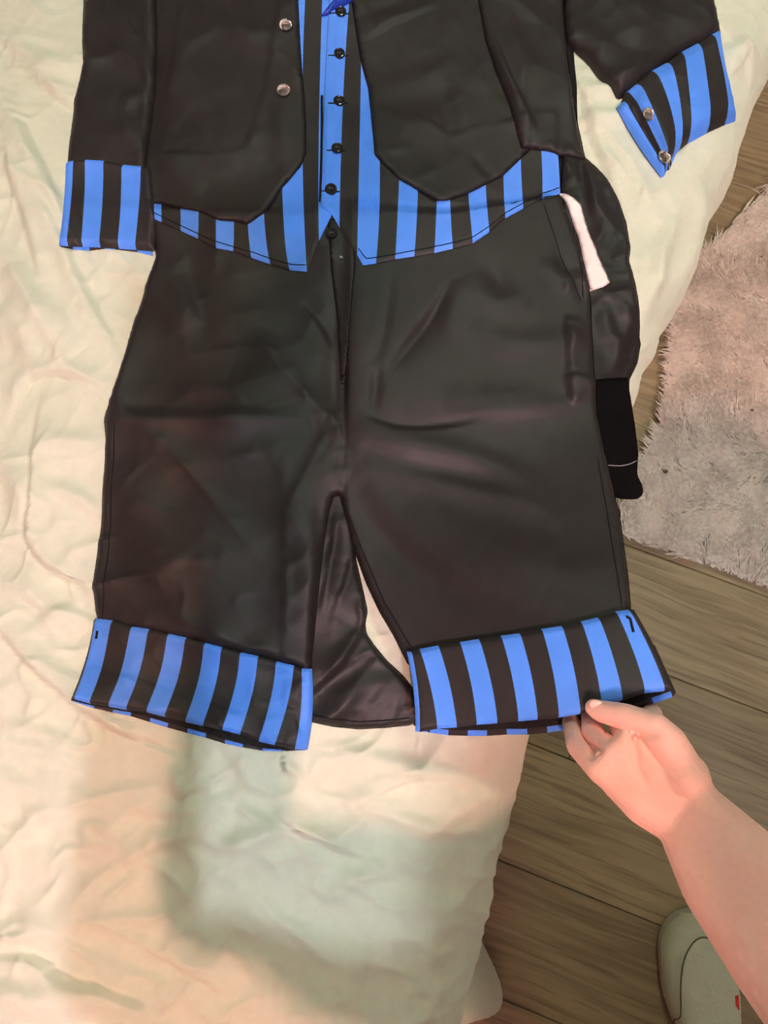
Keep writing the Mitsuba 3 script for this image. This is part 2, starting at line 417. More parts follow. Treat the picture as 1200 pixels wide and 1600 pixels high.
def make_comforter():
    s = np.r_[np.arange(-.98, -.52, .012), np.arange(-.52, 1.02, .0033), np.arange(1.02, 1.36, .012)]
    top = np.r_[np.arange(-1.22, -.74, .014), np.linspace(-.74, 0, 225)];  arc = np.linspace(0, math.pi / 2 * .96, 26)[1:]; drop = np.linspace(0, 1, 44)[1:]
    S = s[:, None]
    E, R = edge(s), radius(s)
    qt = (E - R)[:, None] + np.where(top > -.75, top, top)[None]
    za = B0 + 0 * qt
    qa = (E - R)[:, None] + R[:, None] * np.sin(arc)[None]
    zarc = B0 - R[:, None] * (1 - np.cos(arc))[None]
    H = zarc[:, -1:] - .075
    wav = (n2(np.c_[s * 0, s], 7, 31, 3) * .55 + .35 * np.sin(s * 21 + 2 * np.sin(s * 5)))[:, None]
    qd = qa[:, -1:] + drop[None] * .012 + wav * .030 * drop[None] ** 1.3 - .02 * drop[None]
    zd = zarc[:, -1:] - H * drop[None]
    Q = np.hstack([qt, qa, qd]); Z = np.hstack([za, zarc, zd]); SS = np.broadcast_to(S, Q.shape)
    P = room(Q.ravel(), SS.ravel())
    # foot end rolls down
    rel = bed_relief(P).reshape(Q.shape)
    fade = np.hstack([np.ones(len(top)), np.ones(len(arc)), np.maximum(.25, 1 - drop * 1.2)])[None]
    nz = np.hstack([np.ones(len(top)), np.cos(arc), np.zeros(len(drop)) + .06])[None]
    nq = np.hstack([np.zeros(len(top)), np.sin(arc), np.ones(len(drop))])[None]
    fine = .0045 * (ridged(np.c_[SS.ravel(), Z.ravel() * 1.0], 13, 41, 1.2, 2.0).reshape(Q.shape) - .3)
    Z = Z + rel * nz * fade
    Q = Q + (rel * .5 + fine) * nq * fade
    fs = np.clip(-.80 - SS, 0, .2) / .18
    Z = np.maximum(.05 + 0 * Z, Z - np.where(fs > 0, (1 - np.sqrt(np.maximum(1 - np.clip(fs, 0, 1) ** 2, 0))) * .36, 0))
    P = room(Q.ravel(), SS.ravel())
    n, m = Q.shape
    i = np.arange(n * m).reshape(n, m)
    f = np.concatenate([np.stack([i[:-1, :-1], i[:-1, 1:], i[1:, 1:]], -1).reshape(-1, 3), np.stack([i[:-1, :-1], i[1:, 1:], i[1:, :-1]], -1).reshape(-1, 3)])
    V = np.c_[P, Z.ravel()]
    f = f[:, ::-1] if np.cross(V[f[0, 1]] - V[f[0, 0]], V[f[0, 2]] - V[f[0, 0]])[2] < 0 else f
    return trimesh.Trimesh(V, f, process=False)


put('comforter', make_comforter(), 'bed_fabric', True, 'pale green crinkled comforter covering the bed', 'comforter')
put('mattress', room_box(QL + .05, .06, -.74, SF - .04, .17, B0 - .09), 'mattress_fabric', label='mattress under the pale green comforter', cat='mattress')
note('low_bed', 'low dark wooden bed under the mattress', 'bed')
put('low_bed__platform', room_box(QL + .05, .05, -.73, SF - .03, .10, .17), 'bed_wood')
for a, b in ((-.02, -.66), (-.02, 1.35), (QL + .1, -.66), (QL + .1, 1.35)):
    put(num('low_bed__leg'), room_box(a - .03, a + .03, b - .03, b + .03, 0, .10), 'bed_wood')


# the corner of a sheet that hangs out lower than the comforter
def make_hanging_sheet():
    s = np.linspace(-.60, -.17, 60); t = np.linspace(0, 1, 30)
    S, Tt = np.meshgrid(s, t, indexing='ij')
    k = (S + .60) / .43
    w = n2(np.c_[S.ravel() * 1.0, Tt.ravel() * .15], 9, 51, 3).reshape(S.shape)
    Q = edge(S.ravel()).reshape(S.shape) - .055 + Tt * (.055 + .11 * np.exp(-((S + .37) / .075) ** 2) + .02 * np.sin(k * 9 + 1)) * np.sin(np.clip(k, .02, .98) * np.pi) ** .5 + .040 * w * Tt
    Z = .27 - Tt * .235 + .012 * np.sin(k * 14) * Tt
    V = np.c_[room(Q.ravel(), S.ravel()), Z.ravel()]
    n, m = S.shape; i = np.arange(n * m).reshape(n, m)
    f = np.concatenate([np.stack([i[:-1, :-1], i[:-1, 1:], i[1:, 1:]], -1).reshape(-1, 3), np.stack([i[:-1, :-1], i[1:, 1:], i[1:, :-1]], -1).reshape(-1, 3)])
    return trimesh.Trimesh(V, f, process=False)


put('bed_sheet', make_hanging_sheet(), 'bed_fabric', True, 'rumpled pale sheet corner hanging to the floor below the comforter', 'sheet')

# ------------------------------------------------------------------ cloth layers
HS = .003
HX, HY = np.arange(-.80, .80, HS), np.arange(-.55, 1.30, HS)
GX, GY = np.meshgrid(HX, HY, indexing='ij')
GP = np.c_[GX.ravel(), GY.ravel()]
LAY = bed_height(GP).reshape(GX.shape)                  # the top of everything laid down so far
_q = GP @ NV - (edge(GP @ EV) - radius(GP @ EV))
# cloth that reaches past the rounding sags less than the comforter falls
LAY = np.maximum(LAY, (B0 - .25 * np.clip(_q, 0, 9)).reshape(LAY.shape) - .012)


def layer(P, sig=2.0):
    S = gaussian_filter(LAY, sig) if sig else LAY
    c = np.stack([(P[:, 0] - HX[0]) / HS, (P[:, 1] - HY[0]) / HS])
    a = map_coordinates(LAY, c, order=1, mode='nearest'); b = map_coordinates(S, c, order=1, mode='nearest')
    return np.maximum(a, b)


def raise_layer(P, z, poly):
    global LAY
    g = shapely.Polygon(poly).buffer(0)
    x0, y0, x1, y1 = g.bounds
    i0, i1 = np.searchsorted(HX, [x0, x1]); j0, j1 = np.searchsorted(HY, [y0, y1])
    if i1 <= i0 or j1 <= j0:
        return
    X, Y = GX[i0:i1, j0:j1], GY[i0:i1, j0:j1]
    v = LinearNDInterpolator(P, z)(X, Y)
    ins = shapely.contains_xy(g, X, Y) & np.isfinite(v)
    sub = LAY[i0:i1, j0:j1]
    sub[ins] = np.maximum(sub[ins], v[ins])


def rest(sig, up, floor_z=None):
    """The height at which a new layer comes to lie."""
    def z(P):
        b = layer(P, sig) + up
        return np.maximum(b, floor_z(P) + up) if floor_z is not None else b
    return z


def mesh_polygon(poly, h):
    b = resample(poly, h)
    g = shapely.Polygon(b)
    if not g.is_valid:
        g = g.buffer(0)
    x0, y0, x1, y1 = g.bounds
    xs, ys = np.arange(x0, x1, h), np.arange(y0, y1, h * .866)
    X, Y = np.meshgrid(xs, ys); X = X + (np.arange(len(ys)) % 2)[:, None] * h / 2
    q = np.c_[X.ravel(), Y.ravel()]
    q = q[shapely.contains_xy(g.buffer(-h * .55), q[:, 0], q[:, 1])]
    P = np.vstack([b, q])
    tri = Delaunay(P).simplices
    cen = P[tri].mean(1)
    tri = tri[shapely.contains_xy(g, cen[:, 0], cen[:, 1])]
    a = P[tri]
    cr = (a[:, 1, 0] - a[:, 0, 0]) * (a[:, 2, 1] - a[:, 0, 1]) - (a[:, 1, 1] - a[:, 0, 1]) * (a[:, 2, 0] - a[:, 0, 0])
    tri[cr < 0] = tri[cr < 0][:, ::-1]
    tri = tri[np.abs(cr) > 1e-10]
    d = np.array([0.] * len(b) + list(shapely.distance(shapely.points(q), shapely.LinearRing(b)))) if len(q) else np.zeros(len(b))
    return P, tri, len(b), d


def slab(P, tri, nb, zt, zb):
    n = len(P)
    V = np.vstack([np.c_[P, zt], np.c_[P[nb:], zb[nb:]]])
    remap = np.r_[np.arange(nb), np.arange(n, 2 * n - nb)]
    return trimesh.Trimesh(V, np.vstack([tri, remap[tri][:, ::-1]]), process=False)


def sheet(key, px, bsdf, thick=.004, edge_r=.006, h=.005, creases=(), noise=(0, 10), z=None, floor_z=None, sig=2.0, gap=.0008, smooth_px=0, relief=None, update=True, uvf=None, **tags):
    """One flat-laid piece of cloth with two faces: outline in measured picture points, laid on what lies there already."""
    px = chaikin(px, smooth_px) if smooth_px else px
    z = z or rest(sig, gap + thick * .5, floor_z)
    poly = at(px, z)
    P, tri, nb, d = mesh_polygon(poly, h)
    base = layer(P, sig) + gap
    if floor_z is not None:
        base = np.maximum(base, floor_z(P))
    t = np.clip(d / edge_r, 0, 1)
    prof = np.sqrt(1 - (1 - t) ** 2)
    zt = base + thick * prof
    for cr in creases:
        zt = zt + crease(P, *cr, z=z) * np.minimum(1, d / .006)
    if noise[0]:
        zt = zt + noise[0] * n2(P, noise[1], hash(key) % 7 if False else len(key), 3) * np.minimum(1, d / .01)
    if relief is not None:
        zt = zt + relief(P, d)
    zt = np.where(d > 1e-6, np.maximum(zt, base + .0007), zt)
    zb = np.minimum(base, zt - .0006)
    m = slab(P, tri, nb, zt, zb)
    uv = None
    if uvf is not None:
        uv = uvf(m.vertices)
    put(key, m, bsdf, True, uv=uv, **tags)
    if update:
        raise_layer(P, zt, poly)
    return P, zt


def rails_patch(key, rails, bsdf, thick=.003, z=None, nv=26, per=7, floor_z=None, sig=1.5, gap=.0008, edge_r=.004, update=True, relief=None, zadd=None, top_bulge=0, **tags):
    """A striped piece given by rails (rows from its upper to its lower edge) of (stripe number, picture x, picture y): stripe borders lie on whole numbers."""
    u0, u1 = rails[0][0][0], rails[0][-1][0]
    u = np.linspace(u0, u1, int(round((u1 - u0) * per)) + 1)
    whole = np.concatenate([[p[0] for p in r] for r in rails])
    u = np.unique(np.r_[u, whole.round(4)])
    u = u[np.r_[True, np.diff(u) > .02]]
    rows = []
    for r in rails:
        r = np.array(r, float)
        rows.append(np.c_[np.interp(u, r[:, 0], r[:, 1]), np.interp(u, r[:, 0], r[:, 2])])
    rows = np.array(rows)                                # rail, u, 2
    k = np.linspace(0, 1, nv)
    nr = len(rails)
    if nr == 2:
        grid = rows[0][None] * (1 - k)[:, None, None] + rows[1][None] * k[:, None, None]
    else:                                                # quadratic through three rails at 0, .5, 1
        a, b, c_ = rows[0][None], rows[1][None], rows[2][None]
        K = k[:, None, None]
        grid = a * (1 - K) * (1 - 2 * K) + b * 4 * K * (1 - K) + c_ * K * (2 * K - 1)
    n, m = grid.shape[:2]
    z = z or rest(sig, gap + thick * .6, floor_z)
    P = at(grid.reshape(-1, 2), z)
    base = layer(P, sig) + gap
    if floor_z is not None:
        base = np.maximum(base, floor_z(P))
    U = np.broadcast_to(u[None], (n, m)).ravel(); Vv = np.broadcast_to(k[:, None], (n, m)).ravel()
    G = P.reshape(n, m, 2)
    ring = np.concatenate([G[0], G[1:, -1], G[-1, ::-1][1:], G[1:-1, 0][::-1]])
    d = np.array(shapely.distance(shapely.points(P), shapely.LinearRing(ring)))
    t = np.clip(d / edge_r, 0, 1)
    zt = base + thick * np.sqrt(1 - (1 - t) ** 2) + .0004
    if relief is not None:
        zt = zt + relief(P, d, U, Vv)
    if zadd is not None:
        zt, base = zt + zadd(U, Vv), base + zadd(U, Vv)
    zb = np.minimum(base, zt - .0004)
    i = np.arange(n * m).reshape(n, m)
    f = np.concatenate([np.stack([i[:-1, :-1], i[:-1, 1:], i[1:, 1:]], -1).reshape(-1, 3), np.stack([i[:-1, :-1], i[1:, 1:], i[1:, :-1]], -1).reshape(-1, 3)])
    a = P[f]
    cr = ((a[:, 1, 0] - a[:, 0, 0]) * (a[:, 2, 1] - a[:, 0, 1]) - (a[:, 1, 1] - a[:, 0, 1]) * (a[:, 2, 0] - a[:, 0, 0])).sum()
    f = f[:, ::-1] if cr < 0 else f
    N = n * m
    per_i = np.concatenate([i[0], i[1:, -1], i[-1, ::-1][1:], i[1:-1, 0][::-1]])
    j = np.roll(per_i, -1)
    side = np.concatenate([np.stack([per_i, per_i + N, j], -1), np.stack([j, per_i + N, j + N], -1)])
    if cr < 0:
        side = side
    else:
        side = side[:, ::-1]
    V = np.vstack([np.c_[P, zt], np.c_[P, zb]])
    mesh = trimesh.Trimesh(V, np.vstack([f, f[:, ::-1] + N, side]), process=False)
    uv = np.c_[np.r_[U, U], np.r_[Vv, Vv]]
    put(key, mesh, bsdf, True, uv=uv, **tags)
    if update:
        raise_layer(P, zt, ring)
    return P, zt


def tube_on(px, r=.0008, z=None, lift=.0006, closed=False, h=.004, floor_z=None, sig=0):
    L = resample(at(px, z or rest(0, lift, floor_z)), h, closed)
    zt = layer(L, sig) + lift
    if floor_z is not None:
        zt = np.maximum(zt, floor_z(L) + lift)
    import common
    p = np.c_[L, zt]
    if closed:
        p = np.vstack([p, p[:1]])
    v, f = common.tube(p, r, 6)
    return trimesh.Trimesh(v, f, process=False)


# ------------------------------------------------------------------ tailcoat: what lies below the shorts
note('tailcoat', 'black tailcoat with blue striped cuffs lying open on the pale green comforter', 'coat')
sheet('tailcoat__back', [(330, -330), (800, -330), (890, -30), (905, 240), (900, 330), (540, 330), (300, 330), (245, 260)], 'lining', .004, noise=(.001, 12))


def satin_relief(P, d):
    r = (ridged(P, 22, 61, .9, 2.6) - .35) * .0035 + (ridged(P, 50, 62, .2, 1.6) - .35) * .0016 * np.exp(-d / .02) * 2
    return r * np.minimum(1, d / .006)


sheet('tailcoat__tail', [(520, 640), (552, 700), (556, 870), (566, 915), (575, 955), (571, 975), (573, 990), (585, 1008), (606, 1033), (630, 1055), (648, 1078), (668, 1096), (668, 1122), (640, 1134), (600, 1138), (560, 1140), (520, 1136), (484, 1128),
                        (440, 1105), (440, 800)], 'black_satin', .004, .006, .004, relief=satin_relief,
      creases=[([(480, 1085), (530, 1040), (565, 985)], .016, .009, 1), ([(520, 960), (545, 900), (560, 840)], .010, .005, -1), ([(500, 1120), (560, 1075), (600, 1050)], .012, .005, 0), ([(525, 800), (518, 880), (500, 960)], .008, .006, 1)],
      label='black satin lined tail')
put('tailcoat__tail__hem_stitch', tube_on([(486, 1116), (520, 1124), (560, 1128), (600, 1126), (640, 1122)], .0007), 'thread')


def tail_z(P):
    return B0 - .012 + 0 * P[:, 0]


sheet('tailcoat__tail_001', [(880, 225), (915, 243), (933, 258), (952, 280), (968, 310), (980, 345), (987, 385), (984, 404), (994, 440), (1001, 490), (1003, 535), (998, 565), (985, 592), (985, 640), (880, 640), (870, 400)], 'black_satin', .006, .008, .004, relief=satin_relief, floor_z=tail_z,
      creases=[([(912, 250), (920, 300), (928, 345)], .010, .008, 1), ([(955, 410), (970, 404), (986, 402)], .008, .004, 1), ([(935, 470), (950, 520), (965, 560)], .01, .005, 0), ([(975, 470), (980, 520), (975, 570)], .01, .005, 0), ([(950, 590), (965, 560), (962, 520)], .008, .004, 0)],
      label='black satin lined tail beside the shorts')
sheet('tailcoat__tail_001__velvet_band', [(880, 585), (930, 592), (983, 588), (988, 625), (994, 665), (999, 705), (997, 740), (1006, 758), (1007, 771), (998, 779), (975, 779), (950, 774), (890, 770)], 'black_velvet', .006, .007, .005, floor_z=tail_z, label='dull black velvet end of the tail',
      creases=[([(945, 640), (965, 680), (990, 700)], .012, .004, 0)])
put('tailcoat__tail_001__pale_thread', tube_on([(950, 727), (970, 728), (985, 725), (994, 720)], .0006, floor_z=tail_z), 'pale_thread')
sheet('tailcoat__care_tag', [(872, 300), (893, 306), (908, 318), (914, 340), (923, 368), (934, 396), (945, 420), (954, 440), (945, 447), (932, 452), (922, 455), (915, 420), (904, 370), (890, 330)], 'tag_cloth', .0018, .003, .004, label='blank white fabric tag',
      creases=[([(905, 360), (918, 372), (932, 372)], .006, .0015, 0), ([(930, 436), (945, 432), (952, 438)], .004, .0015, 1)])

# ------------------------------------------------------------------ shorts
note('shorts', 'black knee-length shorts with wide blue and black striped turn-ups, lying below the waistcoat', 'shorts')
_hang = at([(1000, 1090)], .52)[0]


def lift(P):
    """The right leg rises towards the hand that holds its hem and stays level past the bed's edge."""
    a = at([(700, 700)], B0)[0]; b = at([(930, 1110)], .53)[0]
    ax = (b - a) / np.linalg.norm(b - a); L = np.linalg.norm(b - a)
    t = ((P - a) @ ax) / L
    side = (P - a) @ np.array([ax[1], -ax[0]])           # picture left of the leg's axis is positive
    up = .118 * sstep(.05, 1.1, t) * (.35 + .65 * sstep(.17, -.03, side * np.sign(np.dot([ax[1], -ax[0]], at([(500, 1000)])[0] - a))))
    q = P @ NV - (edge(P @ EV) - radius(P @ EV))
    return B0 + .008 + up + 0 * q


right_lift = lambda P: np.where(P[:, 0] > at([(540, 800)])[0][0], lift(P), 0)
zshort = lambda P: np.maximum(B0 + .016, right_lift(P) + .008)

SHORT_CREASES = [
    ([(166, 658), (230, 659), (300, 660), (380, 661), (460, 654)], .013, .0085, -1, 1.15),
    ([(180, 640), (250, 640), (330, 641), (440, 640)], .010, -.0030, 0),
    ([(484, 640), (492, 660), (500, 690)], .008, -.003, 0),
    ([(320, 570), (330, 620), (360, 640), (400, 600), (470, 560)], .03, .004, 0),
    ([(290, 400), (310, 470), (320, 520)], .012, -.004, 0),
    ([(280, 430), (300, 520)], .018, .004, 0),
    ([(470, 470), (500, 500), (525, 545)], .02, -.004, 1),
    ([(534, 400), (530, 480), (527, 560), (526, 640), (522, 760)], .014, -.007, 0),
    ([(540, 395), (538, 470), (536, 560), (534, 660), (530, 770)], .008, .004, -1),
    ([(612, 425), (604, 500), (592, 555), (570, 572)], .006, -.0016, 0),
    ([(590, 572), (588, 610), (583, 645)], .006, -.003, 0),
    ([(705, 445), (680, 490), (650, 530), (610, 580)], .013, -.006, 1, .5),
    ([(720, 440), (700, 500), (720, 540)], .016, .004, 0),
    ([(575, 650), (620, 668), (690, 664), (750, 655)], .016, -.006, 1),
    ([(690, 655), (760, 645), (840, 640), (920, 625)], .010, .003, 0),
    ([(690, 630), (770, 625), (860, 628)], .016, .004, 0),
    ([(545, 665), (600, 690), (680, 705), (770, 725), (860, 780)], .016, .0065, 0),
    ([(555, 700), (600, 728), (690, 740), (780, 760)], .014, -.004, 0),
    ([(560, 720), (640, 740), (740, 765), (850, 795), (880, 830)], .014, .006, 0),
    ([(545, 740), (570, 800), (620, 860), (700, 920), (800, 960)], .016, -.006, 0),
    ([(560, 760), (620, 820), (720, 890), (850, 940)], .02, .006, 0),
    ([(640, 780), (740, 850), (860, 890), (960, 900)], .022, .005, 0),
    ([(740, 500), (780, 540), (860, 540), (925, 530)], .016, .004, 0),
    ([(730, 430), (760, 480), (830, 470)], .018, .004, 0),
    ([(870, 390), (900, 440), (920, 480)], .008, -.003, 0),
    ([(845, 410), (880, 440), (905, 465)], .010, .003, 0),
    ([(760, 410), (780, 440), (790, 470)], .014, -.004, 0),
    ([(210, 490), (195, 560), (172, 640)], .02, .003, 0),
    ([(470, 800), (490, 900), (480, 1000)], .018, .005, 0),
    ([(500, 780), (503, 880), (494, 960)], .007, -.004, 0),
    ([(230, 900), (270, 880), (300, 860)], .008, .002, 0),
    ([(250, 760), (350, 780), (430, 880)], .03, -.004, 0),
    ([(180, 720), (240, 800), (260, 940)], .03, .004, 0),
    ([(380, 1000), (330, 920), (350, 850)], .03, .004, 0),
]
left_half = [(228, 322), (236, 360), (242, 398), (224, 450), (207, 500), (190, 560), (172, 615), (160, 653), (163, 685), (158, 760), (157, 800), (150, 860), (142, 920), (147, 955), (152, 972), (290, 1000), (420, 1030), (486, 1050), (488, 1020),
             (497, 930), (506, 850), (514, 800), (521, 776)]
right_half = [(530, 772), (540, 810), (556, 868), (572, 912), (592, 955), (615, 994), (638, 1040), (760, 1020), (884, 996), (990, 970), (985, 905), (972, 810), (957, 745), (945, 690), (936, 645), (930, 565), (925, 465), (912, 400), (895, 350), (876, 300),
              (700, 330), (540, 320), (400, 330)]
short_noise = (.0034, 9)
sheet('shorts__body', left_half + right_half, 'black_twill', .0085, .010, .0040, SHORT_CREASES, short_noise, floor_z=right_lift, sig=3.0, label='black twill body of the shorts')

leg_top = lambda P: lift(P) + .0088
for ln, fz in (([(178, 660), (174, 760), (170, 850), (160, 962)], None), ([(934, 715), (947, 790), (958, 860), (972, 948)], leg_top), ([(896, 352), (906, 400), (911, 465)], None), ([(540, 792), (566, 860), (600, 940), (645, 1016)], leg_top), ([(850, 320), (876, 400), (908, 470)], None)):
    put(num('shorts__seam'), tube_on(ln, .0006, lift=.0001, floor_z=fz), 'thread')
sheet('shorts__fly_flap', [(512, 340), (540, 345), (554, 385), (556, 412), (550, 470), (543, 560), (537, 600), (532, 600), (527, 500), (517, 420)], 'black_twill', .0010, .012, .004, sig=1.5)
# turn-ups
L_TOP = [(-.15, 145, 968), (0, 149, 966), (1, 175.6, 969), (2, 205, 978.5), (3, 233, 983), (4, 262, 990), (5, 291, 996), (6, 319, 1004), (7, 347, 1011), (8, 375, 1019), (9, 404, 1025), (10, 431, 1033), (11, 460, 1040), (11.95, 470, 1044), (13, 487, 1045)]
L_BOT = [(-.15, 109, 1092), (0, 115, 1093), (1, 140, 1100), (2, 168, 1104.5), (3, 197, 1110), (4, 227.5, 1113), (5, 257, 1121), (6, 288.6, 1128.6), (7, 317, 1135), (8, 346, 1141), (9, 375, 1148.6), (10, 403, 1159), (11, 429, 1165), (11.95, 459, 1171), (13, 480, 1172)]


def mid(a, b, dx, dy=0):
    return [(p[0], (p[1] + q[1]) / 2 + dx, (p[2] + q[2]) / 2 + dy) for p, q in zip(a, b)]


L_BACKBOT = [(-.15, 110, 1094), (0, 113, 1096), (1, 147, 1107), (2, 175, 1113), (3, 204, 1119), (4, 233, 1128), (5, 262, 1137), (6, 292, 1145), (7, 322, 1153), (8, 351, 1162), (9, 380, 1168), (10, 410, 1173), (11, 442, 1174), (11.95, 460, 1173), (13, 479, 1172)]
cz = B0 + .024
rails_patch('shorts__turn_up__back_layer', [[(p[0], 300 + (p[1] + 12 - 300) * .86, p[2] - 60) for p in L_BACKBOT], L_BACKBOT], 'striped_satin', .002, nv=16, label='back layer of the turn-up showing under its lower edge')
L_IN = [(p[0], 300 + (p[1] - 300) * .985, p[2] - 7.5 * math.sin(math.pi * min(1, max(0, (p[1] - 100) / 380)))) for p in L_BACKBOT]
rails_patch('shorts__turn_up__inside', [[(p[0], 300 + (p[1] + 12 - 300) * .86, p[2] - 55) for p in L_BACKBOT], L_IN], 'lining', .0012, nv=14, label='black lining inside the turn-up')
rails_patch('shorts__turn_up', [L_TOP, mid(L_TOP, L_BOT, 5), L_BOT], 'striped_satin', .006, nv=34, sig=2.5, edge_r=.007, label='blue and black striped turn-up of the leg that lies on the bed',
            relief=lambda P, d, U, V: (.0022 * n2(P, 14, 71, 2) + .002 * np.sin(V * 7 + U * .3) * .5) * np.minimum(1, d / .01))
put(num('shorts__turn_up__thread_stitch'), tube_on([(152, 986), (150, 998)], .0012), 'thread')
R_TOP = [(0, 635.4, 1018), (1, 643.5, 1018), (2, 655, 1014), (3, 685.4, 1008), (4, 718, 1003), (5, 749, 998), (6, 782, 993), (7, 813, 989), (8, 846, 982.5), (9, 879, 977.5), (10, 907.5, 971), (11, 935.4, 964), (12, 961.7, 955), (13, 983.3, 952), (14, 992, 952)]
R_BOT = [(0, 649, 1143), (1, 656, 1144), (2, 683, 1139), (3, 714.6, 1137), (4, 744.6, 1133), (5, 778, 1130.5), (6, 809.6, 1127.5), (7, 841, 1125), (8, 873, 1122), (9, 908, 1116), (10, 939.6, 1102), (11, 974, 1095), (12, 1007.5, 1083.7), (13, 1040.4, 1080), (14, 1056, 1080)]
R_BACK = [(0, 650, 1143), (1, 668, 1144), (2, 671, 1145), (3, 701, 1149), (4, 730.4, 1150), (5, 761.7, 1150), (6, 791.7, 1148), (7, 825, 1148), (8, 855.4, 1145), (9, 889, 1140), (10, 924, 1131), (11, 962, 1118), (12, 1021, 1100), (13, 1052, 1089), (14, 1057, 1082)]
front_z = lambda P: lift(P) + .016
back_z = lambda P: lift(P) - .012
rails_patch('shorts__turn_up_001__back_layer', [[(p[0], 850 + (p[1] - 14 - 850) * .9, p[2] - 75) for p in R_BACK], R_BACK], 'striped_satin', .0016, nv=22, floor_z=lambda P: lift(P) - .013, label='back layer of the turn-up showing under its lower edge', update=False,)
R_IN = [(p[0], p[1] - 4, p[2] - 9) for p in R_BACK]
rails_patch('shorts__turn_up_001__inside', [[(p[0], 850 + (p[1] - 14 - 850) * .9, p[2] - 70) for p in R_BACK], R_IN], 'lining', .001, nv=14, floor_z=lambda P: lift(P) - .0075, label='black lining inside the open turn-up', update=False)
rails_patch('shorts__turn_up_001', [R_TOP, mid(R_TOP, R_BOT, 4, 1), R_BOT], 'striped_satin', .0045, nv=34, sig=2.5, edge_r=.007, floor_z=front_z, label='blue and black striped turn-up held up by the hand',
            relief=lambda P, d, U, V: (.0020 * n2(P, 13, 72, 2)) * np.minimum(1, d / .01))
put(num('shorts__turn_up_001__thread_stitch'), tube_on([(979, 963), (984, 964), (990, 988)], .0012, floor_z=lambda P: lift(P) + .0215), 'thread')

# ------------------------------------------------------------------ waistcoat
note('waistcoat', 'black waistcoat with blue and black striped front and pointed hem, laid over the shorts', 'waistcoat')
WL_TOP = [(0, 226, 240), (1, 253, 240), (2, 280, 240), (3, 308, 240), (4, 336, 240), (5, 362, 238), (6, 384, 230), (7, 412, 140), (8, 440, -28), (9, 479, -28), (10, 504, -28), (11, 532, -28)]
WL_MID = [(0, 228, 303), (1, 253, 306), (2, 281.5, 313), (3, 311, 320), (4, 337, 332), (5, 366, 335), (6, 386, 333), (7, 412, 312), (8, 440, 282), (9, 473, 200), (10, 498, 205), (11, 520, 200)]
WL_BOT = [(0, 228, 336), (1, 253, 347), (2, 282, 360), (3, 310, 373), (4, 337, 387), (5, 365, 392), (6, 392, 402), (7, 423, 413), (8, 452, 422), (9, 480, 424), (10, 498, 376), (11, 520, 332)]
zw = B0 + .034
rails_patch('waistcoat__striped_front', [WL_TOP, WL_MID, WL_BOT], 'striped_satin', .002, nv=70, sig=2.5, label='blue and black striped front on the left of the buttons',
            relief=lambda P, d, U, V: .0016 * n2(P, 16, 73, 2) * np.minimum(1, d / .01))
WR_TOP = [(0, 516, -28), (1, 549, -28), (2, 566, -28), (3, 584, 60), (4, 628, 160), (5, 655, 185), (6, 686, 200), (7, 700, 210), (8, 724, 205), (9, 757, 195), (10, 788, 190), (11, 812, 185), (12, 838, 180), (13, 868, 180)]
WR_MID = [(0, 506.5, 150), (1, 537, 150), (2, 562.5, 160), (3, 594, 262), (4, 623, 285), (5, 653.5, 300), (6, 682, 314), (7, 703.5, 314), (8, 731, 303), (9, 759, 288), (10, 786, 275), (11, 814, 255), (12, 845, 240), (13, 873, 246)]
WR_BOT = [(0, 501, 318), (.55, 518, 334), (1, 531, 356), (2, 557.5, 397), (2.4, 567, 414), (3, 588, 411), (4, 617, 404.5), (5, 648, 400), (6, 678, 395), (7, 708, 388), (8, 738, 380), (9, 765, 362), (10, 789, 341), (11, 818, 325), (12, 847, 310), (13, 876, 302)]
rails_patch('waistcoat__striped_front_001', [WR_TOP, WR_MID, WR_BOT], 'striped_satin', .002, nv=70, sig=2.0, label='blue and black striped front with the black buttons',
            relief=lambda P, d, U, V: .0016 * n2(P, 16, 74, 2) * np.minimum(1, d / .01))
rails_patch('waistcoat__striped_front__upper_run', [[(8, 450, -300), (9, 486, -300), (10, 509, -300), (11, 534, -300)], [(8, 440, -22), (9, 479, -22), (10, 504, -22), (11, 532, -22)]], 'striped_satin', .0012, nv=30)
rails_patch('waistcoat__striped_front_001__upper_run', [[(0, 520, -300), (1, 553, -300), (2, 575, -300), (3, 596, -300)], [(0, 516, -22), (1, 549, -22), (2, 566, -22), (3, 586, -22)]], 'striped_satin', .0012, nv=30)
put('waistcoat__striped_front__edge_stitch', tube_on([(503, 150), (503, 200), (502, 260), (500, 316)], .0016), 'thread')
put('waistcoat__striped_front__hem_stitch', tube_on([(232, 331), (282, 352), (337, 377), (392, 393), (423, 404), (455, 413), (478, 414)], .0005), 'thread')
put('waistcoat__striped_front_001__hem_stitch', tube_on([(560, 388), (572, 404), (588, 402), (648, 391), (708, 379), (738, 371), (765, 353), (789, 333), (818, 317), (847, 302), (876, 294)], .0005), 'thread')
zp = B0 + .040
